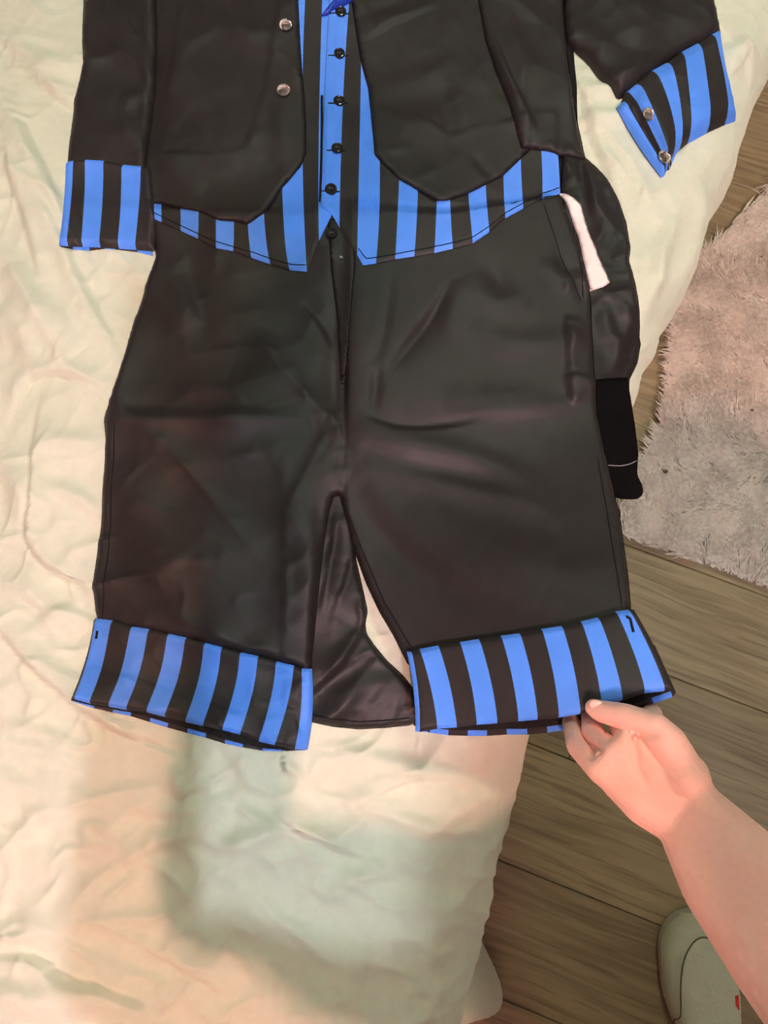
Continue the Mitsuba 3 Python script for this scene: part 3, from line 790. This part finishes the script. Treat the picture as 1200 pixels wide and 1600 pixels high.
sheet('waistcoat__front_panel', [(430, -330), (300, -300), (236, -150), (226, -30), (225, 120), (222, 230), (226, 322), (240, 317), (253, 318), (282, 325), (312, 330), (340, 343), (367, 345), (387, 350), (412, 332), (430, 310), (437, 297), (455, 277), (470, 259), (479, 238), (478, 190), (476, 150), (472, 107), (469, 60), (466, 0), (465, -30), (470, -200)],
      'black_twill', .0028, .004, .0045, [([(300, 20), (360, 60), (440, 60)], .018, .004, 0), ([(240, 40), (236, 150), (232, 260)], .01, -.003, 0), ([(270, 240), (290, 280), (320, 300)], .016, .004, 0), ([(410, 240), (420, 265), (440, 255)], .01, -.003, 0), ([(445, 150), (440, 200), (450, 250)], .012, .003, 0), ([(260, 100), (320, 150), (380, 130)], .03, .004, 0), ([(280, 200), (330, 230), (400, 180)], .03, .003, 0)], (.0018, 12), sig=6.0, label='black front panel with the two silver buttons')
sheet('waistcoat__front_panel_001', [(590, -330), (556, -200), (545, -30), (552, 20), (563, 90), (568, 112), (575, 136), (579, 175), (583, 215), (585, 241), (597, 254), (624, 280), (654, 297), (683, 313), (702, 312), (730, 302), (759, 288), (787, 273), (813, 248), (830, 232), (820, 100), (790, -30), (770, -250), (700, -310)],
      'black_twill', .0028, .004, .0045, [([(570, 60), (620, 30), (680, 10)], .012, .004, 1), ([(580, 140), (640, 130), (700, 110)], .016, .003, 0), ([(690, 130), (700, 190), (720, 250)], .012, -.004, 0), ([(740, 240), (760, 270), (772, 280)], .006, -.003, 0), ([(600, 235), (640, 232)], .008, .002, 0), ([(560, 30), (600, 10), (640, 5)], .01, -.003, 0), ([(640, 180), (680, 200), (740, 150)], .03, .004, 0)], (.0018, 12), sig=6.0, label='black front panel on the right of the striped front')
sheet('waistcoat__ribbon', [(500, 24), (512, 8), (524, -4), (536, -20), (556, -20), (552, -2), (540, 6), (524, 12), (512, 22)], 'blue_ribbon', .004, .005, .003, label='royal blue ribbon loop at the top button')


def domed_button(r, h, rim=.25):
    prof = [(0, 0), (r, 0), (r * 1.0, h * .45), (r * .93, h * .72), (r * .80, h * .80), (r * .72, h * .66), (r * .4, h * .6), (.0, h * .58)] if rim else [(0, 0), (r * .92, 0), (r, h * .25), (r * .95, h * .5), (r * .8, h * .75), (r * .5, h * .93), (0, h)]
    return trimesh.creation.revolve(np.array(prof), sections=40)


def on_cloth(mesh, u, v, lift_=.0004, tilt=(0, 0)):
    p = at([(u, v)], rest(0, .002))
    g = layer(p, 0)[0]
    m = mesh.copy()
    m.apply_transform(trimesh.transformations.euler_matrix(tilt[0], tilt[1], 0))
    m.apply_translation((p[0, 0], p[0, 1], g + lift_))
    return m


def sewn_button(key, u, v, r=.0072, tilt=(0, 0), hole=None, label=None):
    b = domed_button(r, .0036)
    put(key, on_cloth(b, u, v, tilt=tilt), 'black_plastic', 35, label=label)
    kn = trimesh.util.concatenate([trimesh.creation.capsule(.003, .0005, count=[6, 8]) for _ in range(2)])
    parts = []
    for dx in (-.0014, .0014):
        c_ = trimesh.creation.icosphere(1, .0007); c_.apply_translation((dx, .0004, .0023)); parts.append(c_)
    put(key + '__thread_stitch', on_cloth(trimesh.util.concatenate(parts), u, v, tilt=tilt), 'pale_thread')


for u, v in ((532, 17), (530, 83), (529.7, 157), (527, 231), (517, 295)):
    put(num('waistcoat__buttonhole'), tube_on([(u - 17, v + 4), (u - 4, v + 4), (u + 14, v + 4)], .0007), 'thread')
    sewn_button(num('waistcoat__button'), u, v, tilt=(rng.uniform(-.12, .12), rng.uniform(-.12, .12)))
for u, v in ((446, 39), (443, 141)):
    put(num('waistcoat__silver_button'), on_cloth(domed_button(.0084, .006, 0), u, v), 'silver', True, label='mottled silver dome button')
sewn_button('shorts__button', 518, 364, .0068, label='black waistband button')
put('shorts__rivet', on_cloth(domed_button(.0022, .0016, 0), 533, 401), 'silver', True, label='tiny silver rivet')

# ------------------------------------------------------------------ tailcoat: what lies above
zc = B0 + .046
sheet('tailcoat__side_panel', [(640, -330), (690, -250), (742, -30), (748, 2), (758, 60), (775, 112), (792, 152), (806, 198), (815, 231), (835, 232), (862, 237), (890, 244), (917, 248), (908, 212), (898, 165), (891, 110), (887, 80), (884, 40), (881, 0), (880, -30), (860, -200), (800, -320)], 'black_twill', .003, .004, .0042,
      [([(765, 50), (790, 120), (835, 205)], .018, .008, -1), ([(800, 40), (830, 130), (870, 220)], .022, .006, 0), ([(860, 30), (875, 130), (895, 220)], .018, .004, 0)], (.0016, 12), label='open front edge of the coat')


def sleeve_up(P):
    return 0


sheet('tailcoat__sleeve', [(300, -330), (180, -250), (140, -120), (128, -30), (127, 30), (126, 62), (128, 92), (120, 128), (112, 175), (106, 220), (102, 262), (160, 264), (226, 268), (231, 220), (242, 120), (244, 40), (244, -30), (262, -160), (330, -300)], 'black_twill', .009, .013, .0045,
      [([(190, 0), (210, 40), (235, 90)], .010, -.006, 1), ([(150, 40), (165, 90), (180, 120)], .02, -.004, 0), ([(195, 170), (215, 155), (232, 145)], .010, .004, 0), ([(195, 190), (205, 215), (220, 235)], .012, .004, 0), ([(140, 150), (170, 200), (200, 180)], .03, .003, 0)], (.002, 12), label='sleeve beside the waistcoat')
C_TOP = [(0, 101, 252), (1, 116, 247), (2, 133, 246), (3, 163, 248), (4, 190, 254), (5, 221.6, 257), (6, 234, 258)]
C_BOT = [(0, 90, 381), (1, 105, 382), (2, 127, 383), (3, 156, 384), (4, 184, 386), (5, 212, 388), (6, 240, 390)]
C_BACK = [(0, 92, 382), (.5, 95, 385), (1, 113, 389), (2, 140, 391), (3, 163, 388), (4, 180, 389), (5, 214, 393), (6, 238, 399)]
rails_patch('tailcoat__cuff__back_layer', [[(p[0] + 1, 170 + (p[1] + 6 - 170) * .8, p[2] - 70) for p in C_BACK], [(p[0] + 1, p[1], p[2]) for p in C_BACK]], 'striped_satin', .002, nv=14, label='back of the cuff showing under its edge')
rails_patch('tailcoat__cuff', [C_TOP, mid(C_TOP, C_BOT, 2), C_BOT], 'striped_satin', .007, nv=26, sig=2.5, edge_r=.008, label='blue and black striped cuff beside the waistcoat',
            relief=lambda P, d, U, V: .0018 * n2(P, 14, 75, 2) * np.minimum(1, d / .01))

sheet('tailcoat__sleeve_001', [(790, -310), (860, -200), (884, -30), (884, 30), (887, 56), (915, 88), (945, 122), (968, 150), (1000, 135), (1035, 100), (1075, 75), (1112, 58), (1129, 46), (1124, 18), (1117, -8), (1108, -30), (1060, -110), (960, -230), (860, -320)], 'black_twill', .014, .02, .0045,
      [([(900, 40), (950, 100), (1010, 110)], .02, .004, 0), ([(960, 80), (1000, 90), (1050, 60)], .014, -.004, 0), ([(960, 20), (1020, 30), (1090, 20)], .03, .004, 0)], (.0025, 12), label='sleeve stretched over the edge of the bed')
D_TOP = [(-.0, 966, 160), (1, 974, 153), (2, 979, 138), (3, 992, 127), (4, 1016, 106), (5, 1041.5, 93), (6, 1064, 76), (7, 1090, 62), (8, 1110.5, 49), (9, 1128, 40)]
D_BOT = [(0, 1037, 270), (1, 1042.5, 267), (2, 1043.5, 264), (3, 1046, 259), (4, 1055, 238), (5, 1066, 227), (6, 1078, 217), (7, 1109.6, 199.5), (8, 1136.5, 187.5), (9, 1154, 181)]
D_MID = [(0, 998, 216), (1, 1006, 209), (2, 1011, 199), (3, 1022, 193), (4, 1042, 168), (5, 1057, 145), (6, 1073, 145), (7, 1102, 128), (8, 1127, 116), (9, 1139, 108)]
zcu = B0 + .050
rails_patch('tailcoat__cuff_001__back_layer', [[(p[0] + 1, 1060 + (p[1] - 1060) * .8, 118 + (p[2] - 118) * .8 + 14) for p in D_TOP], [(p[0] + 1, 1095 + (p[1] - 1095) * .92, 222 + (p[2] - 222) * .92) for p in D_BOT]], 'striped_satin', .003, nv=20, label='back of the cuff')
rails_patch('tailcoat__cuff_001', [D_TOP, D_MID, D_BOT], 'striped_satin', .016, nv=34, sig=3, edge_r=.022, label='blue and black striped cuff with two silver buttons',
            relief=lambda P, d, U, V: (.004 * np.exp(-((U - 3.2) / .6) ** 2) - .005 * np.exp(-((U - 1.4) / .5) ** 2) + .0018 * n2(P, 14, 76, 2)) * np.minimum(1, d / .01))
for u, v in ((1014, 177), (1042, 237)):
    k = num('tailcoat__cuff_001__silver_button')
    put(k, on_cloth(domed_button(.0086, .0065, 0), u, v, lift_=-.001, tilt=(.0, .35)), 'silver', True, label='shiny silver dome cuff button')

# ------------------------------------------------------------------ rug
RUGZ = .022
rug_px = [(1260, 215), (1225, 245), (1195, 272), (1150, 318), (1110, 360), (1080, 410), (1058, 455), (1042, 520), (1039, 590), (1030, 640), (1012, 690), (985, 740), (955, 790), (950, 830), (975, 856), (1032, 874), (1095, 896), (1145, 914), (1190, 932), (1240, 950), (1400, 960), (1560, 900), (1640, 700), (1640, 450), (1500, 260), (1360, 200)]
rug_poly = at(chaikin(rug_px, 2), RUGZ)
note('rug', 'shaggy beige-grey faux fur rug on the wood floor beside the bed', 'rug')
_back = np.array(shapely.Polygon(rug_poly).buffer(-.020).exterior.coords)[:-1]
P, tri, nb, d = mesh_polygon(_back, .012)
zt = .004 + .014 * np.sqrt(1 - (1 - np.clip(d / .02, 0, 1)) ** 2) + .003 * n2(P, 18, 81, 2) * np.minimum(1, d / .02)
put('rug__backing', slab(P, tri, nb, zt, np.full(len(P), .001)), 'rug_back', True)


def make_pile(n=72000):
    g = shapely.Polygon(rug_poly).buffer(-.016)
    x0, y0, x1, y1 = g.bounds
    q = rng.uniform((x0, y0), (x1, y1), (n * 2, 2))
    q = q[shapely.contains_xy(g.buffer(-.002), q[:, 0], q[:, 1])][:n]
    # tufts: strands lean together towards tuft centres, with a slow swirl
    cen = rng.uniform((x0, y0), (x1, y1), (int((x1 - x0) * (y1 - y0) / .022 ** 2), 2))
    dist, idx = cKDTree(cen).query(q)
    ang = n2(cen, 3.2, 82, 2) * 4.5 + .6 + n2(cen, 16, 83, 2) * 1.9
    a = ang[idx] + rng.normal(0, .28, len(q))
    lean = np.c_[np.cos(a), np.sin(a)]
    dd = np.array(shapely.distance(shapely.points(q), shapely.LinearRing(rug_poly)))
    c0 = np.array(g.centroid.coords[0]); outw = (q - c0) / np.linalg.norm(q - c0, axis=1)[:, None]
    k = np.exp(-dd / .025)[:, None]
    lean = lean * (1 - .75 * k) + outw * .75 * k + (cen[idx] - q) * 14
    lean /= np.linalg.norm(lean, axis=1)[:, None] + 1e-9
    L = rng.uniform(.022, .040, len(q)) * (1 - .5 * np.exp(-dd / .012))
    h = .013 + .007 * n2(q, 12, 84, 2) + rng.normal(0, .0015, len(q))
    side = np.c_[-lean[:, 1], lean[:, 0]] * rng.uniform(.0010, .0016, len(q))[:, None]
    z0 = .010 * np.minimum(1, dd / .02)
    bend = side * rng.normal(0, 2.2, len(q))[:, None]
    pts = []
    for t, w in ((0, 1.), (.45, 1.), (1., .15)):
        c = q + lean * (L * (t ** 1.15))[:, None] + bend * t * t
        z = z0 + .003 + h * (1.55 * t - .75 * t * t)
        pts += [np.c_[c - side * w, z], np.c_[c + side * w, z + .0004]]
    V = np.stack(pts, 1).reshape(-1, 3)
    V[:, 2] = np.maximum(V[:, 2], .002)
    b = (np.arange(len(q)) * 6)[:, None]
    f = np.concatenate([b + np.array(x) for x in ([0, 1, 3], [0, 3, 2], [2, 3, 5], [2, 5, 4])])
    return trimesh.Trimesh(V, f, process=False)


put('rug__pile', make_pile(), 'rug_fur', True, kind='stuff', label='long soft fur pile')
for i, (u, v, r, m_) in enumerate(((1040, 737, .0034, 'bed_wood'), (1175, 641, .0020, 'bed_wood'), (1190, 710, .0036, 'sole_foam'), (1190, 401, .0016, 'bed_wood'))):
    c = trimesh.creation.icosphere(2, r); c.vertices *= 1 + .35 * n2(c.vertices, 300, i, 2)[:, None]; c.apply_scale((1.3, .8, .5))
    c.apply_translation(at3(u, v, .033))
    put(num('crumb'), c, m_, True, ['small dark crumb on the rug near the black coat tail', 'tiny dark speck on the rug at its right side, level with the velvet tail', 'small pale crumb on the rug near the right border', 'tiny dark speck on the upper part of the rug'][i], 'crumb')

# ------------------------------------------------------------------ the person who takes the photograph
def bone(a, b, ra, rb):
    s = []
    for p, r in ((a, ra), (b, rb)):
        s.append(m3.Manifold.sphere(float(r), 28).translate([float(x) for x in p]))
    return m3.Manifold.batch_hull(s)


def hull(*sph):
    return m3.Manifold.batch_hull([m3.Manifold.sphere(float(r), 24).translate([float(x) for x in p]) for p, r in sph])


def chain(pts):
    return [bone(pts[i][0], pts[i + 1][0], pts[i][1], pts[i + 1][1]) for i in range(len(pts) - 1)]


def union(parts):
    return m3.Manifold.batch_boolean(parts, m3.OpType.Add)


J = at3
wrist_u, wrist_r = J(1058, 1290, .610), J(1093, 1256, .614)
mcp = {'pinky': J(936, 1203, .586), 'ring': J(958, 1180, .590), 'middle': J(982, 1160, .590), 'index': J(1012, 1142, .584)}
hand = []
palm = [(wrist_u, .0160), (wrist_r, .0172), (mcp['pinky'], .0105), (mcp['ring'], .0105), (mcp['middle'], .011), (mcp['index'], .0115)]
hand.append(hull((wrist_u, .0160), (wrist_r, .0172), (mcp['pinky'], .0105), (mcp['ring'], .0105)))
hand.append(hull((wrist_r, .0170), (J(1060, 1200, .598), .017), (mcp['middle'], .011), (mcp['ring'], .0105)))
hand.append(hull((J(1075, 1210, .602), .0165), (mcp['middle'], .011), (mcp['index'], .0115)))
hand.append(hull((J(1003, 1258, .602), .0150), (J(962, 1222, .590), .0125), (wrist_u, .016)))                       # the heel of the hand
hand += chain([(mcp['pinky'], .0104), (J(901, 1166, .556), .0088), (J(892, 1128, .522), .0078), (J(905, 1098, .507), .0070)])
hand += chain([(mcp['ring'], .0108), (J(925, 1142, .552), .0092), (J(922, 1108, .517), .0082), (J(934, 1080, .507), .0074)])
hand += chain([(mcp['middle'], .0112), (J(966, 1122, .545), .0096), (J(948, 1090, .512), .0085), (J(945, 1066, .506), .0076)])
hand += chain([(mcp['index'], .0116), (J(1018, 1116, .528), .0098), (J(985, 1084, .510), .0085), (J(965, 1068, .505), .0076)])
thumb = [(J(1076, 1222, .610), .0175), (J(1042, 1163, .604), .0165), (J(1022, 1140, .600), .0140), (J(975, 1120, .584), .0112), (J(938, 1111, .566), .0092), (J(928, 1106, .562), .0076)]
hand += chain(thumb)
hand.append(hull((J(1074, 1222, .612), .0185), (J(1048, 1182, .600), .018), (J(1020, 1152, .582), .014)))             # thenar
elbow, shoulder_r = np.array([.355, -.335, .775]), np.array([.43, -.55, 1.08])
wc = (wrist_u + wrist_r) / 2
arm = [hull((wrist_u, .0160), (wrist_r, .0172), (J(1119, 1387, .634), .0250), (J(1168, 1347, .638), .0275))]
arm.append(hull((J(1119, 1387, .634), .0250), (J(1168, 1347, .638), .0275), (J(1212, 1500, .668), .0320), (J(1270, 1452, .672), .0355)))
arm.append(hull((J(1212, 1500, .668), .0320), (J(1270, 1452, .672), .0355), (elbow, .040)))
upper = [bone(elbow, shoulder_r, .040, .050)]
chest, pelvis, neck, head = np.array([.27, -.57, 1.11]), np.array([.36, -.84, .90]), np.array([.235, -.49, 1.265]), np.array([.262, -.452, 1.385])
shoulder_l = np.array([.078, -.505, 1.18])
elbow_l, wrist_l = np.array([-.085, -.40, .99]), np.array([-.035, -.12, 1.165])
foot_r, foot_l = np.array([.480, -.595, .085]), np.array([.235, -.80, .085])
knee_r, knee_l = np.array([.44, -.60, .50]), np.array([.27, -.78, .50])
hip_r, hip_l = pelvis + [.09, .02, -.03], pelvis + [-.09, -.02, -.03]
body = [hull((pelvis + [-.08, 0, 0], .095), (pelvis + [.08, 0, 0], .095), (chest + [-.06, 0, -.05], .10), (chest + [.06, 0, -.05], .10)),
        hull((chest + [-.06, 0, -.05], .10), (chest + [.06, 0, -.05], .10), (shoulder_l + [.03, 0, 0], .055), (shoulder_r + [-.03, 0, 0], .055), (neck - [0, .05, .05], .06)),
        bone(neck - [0, .04, .04], head - [0, .01, .06], .055, .05),
        hull((head, .082), (head + [0, .035, .01], .075), (head + [0, .055, -.055], .045)),
        hull((head + [-.01, .09, -.005], .010), (head + [.01, .10, -.025], .011), (head + [-.01, .10, -.025], .011)),
        hull((head + [-.08, .01, 0], .014), (head + [-.082, .005, -.03], .010)), hull((head + [.08, .01, 0], .014), (head + [.082, .005, -.03], .010)),
        hull((head + [-.018, .088, -.058], .008), (head + [.018, .088, -.058], .008)),
        bone(hip_r, knee_r, .088, .058), bone(knee_r, foot_r, .057, .038), bone(hip_l, knee_l, .088, .058), bone(knee_l, foot_l, .057, .038),
        hull((foot_r, .036), (foot_r + [-.004, .08, -.056], .018), (foot_r + [-.01, .15, -.060], .014), (foot_r + [0, -.05, -.05], .03)),
        hull((foot_l, .036), (foot_l + [-.004, .08, -.056], .018), (foot_l + [-.01, .15, -.060], .014), (foot_l + [0, -.05, -.05], .03)),
        bone(shoulder_l, elbow_l, .050, .040), bone(elbow_l, wrist_l, .046, .032)]
R3 = np.stack([[1, 0, 0], UP, -FW], 1)


def cam(x, y, z):
    return CAM + R3 @ np.array([x, y, z])


hl = [hull((wrist_l, .024), (cam(-.01, -.085, .030), .018), (cam(.045, -.075, .034), .016))]
for k in range(4):
    hl += chain([(cam(-.02 + .004 * k, -.060 - .019 * k, .032), .010), (cam(-.030, -.052 - .019 * k, .018), .0085), (cam(-.026, -.050 - .019 * k, .012), .0075)])
hl += chain([(cam(.045, -.075, .034), .013), (cam(.072, -.050, .026), .010), (cam(.070, -.030, .014), .0085)])
fine = union(hand + arm).refine_to_length(.0032)
coarse = union(body + upper + hl).refine_to_length(.012)


def to_tm(m):
    a = m.to_mesh()
    return trimesh.Trimesh(np.array(a.vert_properties[:, :3], float), np.array(a.tri_verts), process=True)


fm = to_tm(fine)
trimesh.smoothing.filter_taubin(fm, .5, .5, iterations=14)


_up = fm.vertices[fm.vertex_normals[:, 2] > .2]; _kd = cKDTree(_up[:, :2])
hand_top = lambda P: _up[_kd.query(P, k=12)[1], 2].mean(1)


def hand_creases(V):
    """Presses the creases of the palm into the skin that faces up."""
    d = np.zeros(len(V))
    for line, w, a in ([[(978, 1140), (990, 1160), (992, 1185), (1003, 1215), (1018, 1235)], .0030, -.0022], [[(982, 1151), (1000, 1146), (1030, 1146)], .0028, -.0022], 
                       [[(918, 1182), (930, 1176), (938, 1164)], .0022, -.0016], [[(952, 1150), (962, 1142)], .002, -.0014], [[(996, 1222), (976, 1214), (950, 1200)], .004, -.0008], [[(1018, 1296), (1045, 1300), (1070, 1262), (1085, 1225)], .004, -.0006]):
        d += crease(V[:, :2], line, w * 1.15, a * 1.6, z=hand_top)
    return d


nrm = fm.vertex_normals
fm.vertices = fm.vertices + nrm * (hand_creases(fm.vertices) * (nrm[:, 2] > 0))[:, None]
cm = to_tm(coarse)
trimesh.smoothing.filter_taubin(cm, .5, .5, iterations=8)
note('person', 'person in a canvas shoe reaching a bare forearm in to lift the shorts\' hem', 'person')
mm = [m3.Manifold(m3.Mesh(np.asarray(t.vertices, np.float32), np.asarray(t.faces, np.uint32))) for t in (fm, cm)]
whole = to_tm(mm[0] + mm[1]) if all(x.status() == m3.Error.NoError and not x.is_empty() for x in mm) else trimesh.util.concatenate([fm, cm])
put('person__body', whole, 'skin', 55, label='bare arm and hand, palm up')
# thumb nail
nail = trimesh.creation.icosphere(3, 1.0); nail.apply_scale((.0072, .0050, .0016))
nd = J(928, 1106, .562) - J(975, 1120, .584); yaw = math.atan2(nd[1], nd[0])
nail.apply_transform(trimesh.transformations.euler_matrix(-.45, .12, yaw)); nail.apply_translation(J(934, 1103, .5712))
put('person__thumb_nail', nail, 'nail_polish_none', True)


def cloth_body(parts, grow, key, m_, length=.014):
    c = to_tm(union(parts).refine_to_length(length)); trimesh.smoothing.filter_taubin(c, .5, .5, iterations=8)
    c.vertices = c.vertices + c.vertex_normals * (.003 * n2(c.vertices[:, :2], 12, 91, 2))[:, None]
    put(key, c, m_, True)


cloth_body([hull((pelvis + [-.08, 0, .05], .112), (pelvis + [.08, 0, .05], .112), (chest + [-.06, 0, -.05], .115), (chest + [.06, 0, -.05], .115)),
            hull((chest + [-.06, 0, -.05], .115), (chest + [.06, 0, -.05], .115), (shoulder_l + [.03, 0, 0], .066), (shoulder_r + [-.03, 0, 0], .066), (neck - [0, .07, .08], .06)),
            bone(shoulder_l, shoulder_l * .55 + elbow_l * .45, .064, .058), bone(shoulder_r, shoulder_r * .55 + elbow * .45, .064, .058)], 0, 'person__shirt', 'person_shirt')
cloth_body([hull((pelvis + [-.08, 0, .02], .108), (pelvis + [.08, 0, .02], .108), (hip_l, .10), (hip_r, .10)), bone(hip_r, knee_r, .10, .075), bone(knee_r, foot_r + [0, -.02, .12], .075, .060), bone(hip_l, knee_l, .10, .075), bone(knee_l, foot_l + [0, 0, .08], .075, .062)], 0, 'person__trousers', 'person_trousers')
cloth_body([hull((head + [0, -.02, .025], .092), (head + [0, .02, .045], .075), (head + [0, -.05, -.02], .07)), bone(head + [0, -.07, -.02], neck + [0, -.10, -.02], .06, .04)], 0, 'person__hair', 'hair')
for sx in (-1, 1):
    e = trimesh.creation.icosphere(2, .012); e.apply_translation(head + [sx * .03, .088, .012]); put(num('person__eye'), e, 'eye_white', True)

# phone
pb = trimesh.creation.box((.072, .148, .0078)); pb.apply_transform(np.vstack([np.c_[R3, cam(.018, -.055, .0075)], [0, 0, 0, 1]]))
note('phone', 'dark phone held in the other hand', 'phone')
pm = m3.Manifold.batch_hull([m3.Manifold.sphere(.0038, 16).translate([float(v) for v in cam(.018 + sx * .032, -.055 + sy * .070, .0078)]) for sx in (-1, 1) for sy in (-1, 1)])
put('phone__case', to_tm(pm), 'phone_body', 40)


# shoe
def make_shoe(base, yaw, mirror=1):
    """Slip-on canvas shoe, toe towards +y, in its own frame; returns upper, sole, moccasin seam, straps."""
    Lh = .282
    ys = np.linspace(0, 1, 60)
    def half(y, side):                                   # half width along the length, heel 0 to toe 1
        w = .036 + .016 * sstep(.25, .68, y) - .004 * np.exp(-((y - .42) / .15) ** 2)
        if side > 0:
            w = w + .002 * sstep(.3, .7, y)
        end = np.sqrt(np.clip(1 - ((y - .80) / .20).clip(0, 1) ** 2.3, 0, 1)) * np.sqrt(np.clip(1 - ((.13 - y) / .13).clip(0, 1) ** 2.3, 0, 1))
        return np.maximum(w * end, .0015)
    cx = .006 * np.sin(np.pi * ys) * -mirror
    def ring(z, shrink):
        out = []
        for k, y in enumerate(ys):
            out.append((cx[k] + (half(np.array(y), 1) * shrink), y * Lh, z))
        for k, y in list(enumerate(ys))[::-1]:
            out.append((cx[k] - (half(np.array(y), -1) * shrink), y * Lh, z))
        return np.array(out)
    # sole
    prof = [(0.002, .95), (.004, 1.0), (.020, 1.03), (.024, 1.02), (.025, .95)]
    rings = [ring(z, s) for z, s in prof]
    def loft(rings, cap=True):
        m_ = len(rings[0]); V = np.vstack(rings); f = []
        for r in range(len(rings) - 1):
            for i in range(m_):
                j = (i + 1) % m_
                f += [(r * m_ + i, r * m_ + j, (r + 1) * m_ + j), (r * m_ + i, (r + 1) * m_ + j, (r + 1) * m_ + i)]
        if cap:
            for r, flip in ((0, True), (len(rings) - 1, False)):
                h_ = m_ // 2
                for i in range(h_ - 1):
                    a, b, c_, d_ = r * m_ + i, r * m_ + i + 1, r * m_ + m_ - 2 - i, r * m_ + m_ - 1 - i
                    q = [(a, b, c_), (a, c_, d_)]
                    f += [x[::-1] for x in q] if flip else q
        t = trimesh.Trimesh(V, f, process=False); t.fix_normals(); return t
    sole = loft(rings)
    # upper: dome sections; vamp height by length
    yy = np.linspace(.012, .992, 90); th = np.linspace(0, np.pi, 41)
    V = []
    for y in yy:
        hw = half(np.array(y), 1) * .985; hh = (.080 - .030 * sstep(.35, .62, y) - .014 * sstep(.6, .98, y)) * np.sqrt(np.clip(1 - ((y - .90) / .10).clip(0, 1) ** 2, .02, 1)) * np.sqrt(np.clip(1 - ((.04 - y) / .04).clip(0, 1) ** 2, .05, 1)) - .004
        c_, s_ = np.cos(th), np.sin(th)
        x = np.sign(c_) * np.abs(c_) ** .72 * hw; z = .018 + np.abs(s_) ** .80 * hh
        k = np.interp(y, ys, cx)
        V.append(np.c_[x + k, np.full(len(th), y * Lh), z])
    V = np.array(V)
    n, m_ = V.shape[:2]
    # moccasin seam: a raised inner plug on the vamp
    P2 = V.reshape(-1, 3)
    ins = ((np.abs(P2[:, 0] - np.interp(P2[:, 1] / Lh, ys, cx)) / .046) ** 2.6 + ((P2[:, 1] - .150) / .106).clip(0, 9) ** 2.6)
    P2[:, 2] += np.where(P2[:, 2] > .03, .0032 * sstep(1.06, .94, ins) - .0028 * np.exp(-((ins - 1.02) / .06) ** 2), 0)
    P2[:, 2] += .0012 * n2(P2[:, :2], 40, 95, 2)
    i = np.arange(n * m_).reshape(n, m_)
    f = np.concatenate([np.stack([i[:-1, :-1], i[:-1, 1:], i[1:, 1:]], -1).reshape(-1, 3), np.stack([i[:-1, :-1], i[1:, 1:], i[1:, :-1]], -1).reshape(-1, 3)])
    up = trimesh.Trimesh(P2, f, process=False)
    def surf_z(x, y):
        d2 = np.hypot(P2[:, 0] - x, P2[:, 1] - y) - P2[:, 2] * .001
        return P2[np.argmin(d2), 2]
    import common
    def line(pts, r, lift_=.0006):
        q = resample(chaikin(np.array(pts, float), 2, False), .004, False)
        z = np.array([surf_z(*p) for p in q]); z = gaussian_filter(z, 1.2)
        v, f2 = common.tube(np.c_[q, z + lift_], r, 6)
        return trimesh.Trimesh(v, f2, process=False)
    kx = lambda y: np.interp(y / Lh, ys, cx)
    seam = []
    for t in np.linspace(-1, 1, 41):
        a = t * 1.75
        if abs(a) <= 1.0:
            seam.append((kx(.22) + .044 * np.sin(a * np.pi / 2), .150 + .105 * np.cos(a * np.pi / 2) ** .8 if abs(a) < 1 else .150))
        else:
            y = .150 - (abs(a) - 1.0) * .12
            seam.append((kx(y) + np.sign(a) * .044, y))
    parts = {'seam': line(seam, .0011), 'cross': line([(kx(.128) - .045, .124), (kx(.128), .130), (kx(.128) + .045, .124)], .0012)}
    tag = trimesh.creation.box((.007, .018, .0016)); tz = surf_z(kx(.172) + .036, .172)
    tag.apply_transform(trimesh.transformations.euler_matrix(0, .45, -.1)); tag.apply_translation((kx(.172) + .0345, .172, tz + .0016))
    M = trimesh.transformations.euler_matrix(0, 0, yaw); M[:3, 3] = base
    for t in (up, sole, tag, *parts.values()):
        t.apply_transform(M)
    return up, sole, parts, tag


toe = at([(1092, 1424)], .03)[0]
for i, (bx, by, yaw, mir) in enumerate(((toe[0] + .012, toe[1] - .282, .055, 1), (.235, -.90, .06, -1))):
    up, sole, parts, tag = make_shoe((bx, by, .0005), yaw, mir)
    k = num('person__shoe') if i == 0 else 'person__shoe_001'
    put(k, up, 'canvas', True, label='grey-green canvas slip-on shoe' if i == 0 else None)
    put(k + '__sole', sole, 'sole_foam', 40)
    put(k + '__toe_seam', parts['seam'], 'canvas_dark', True)
    put(k + '__cross_seam', parts['cross'], 'canvas_dark', True)
    put(k + '__side_tag', tag, 'red_tag', label='small red side tag')
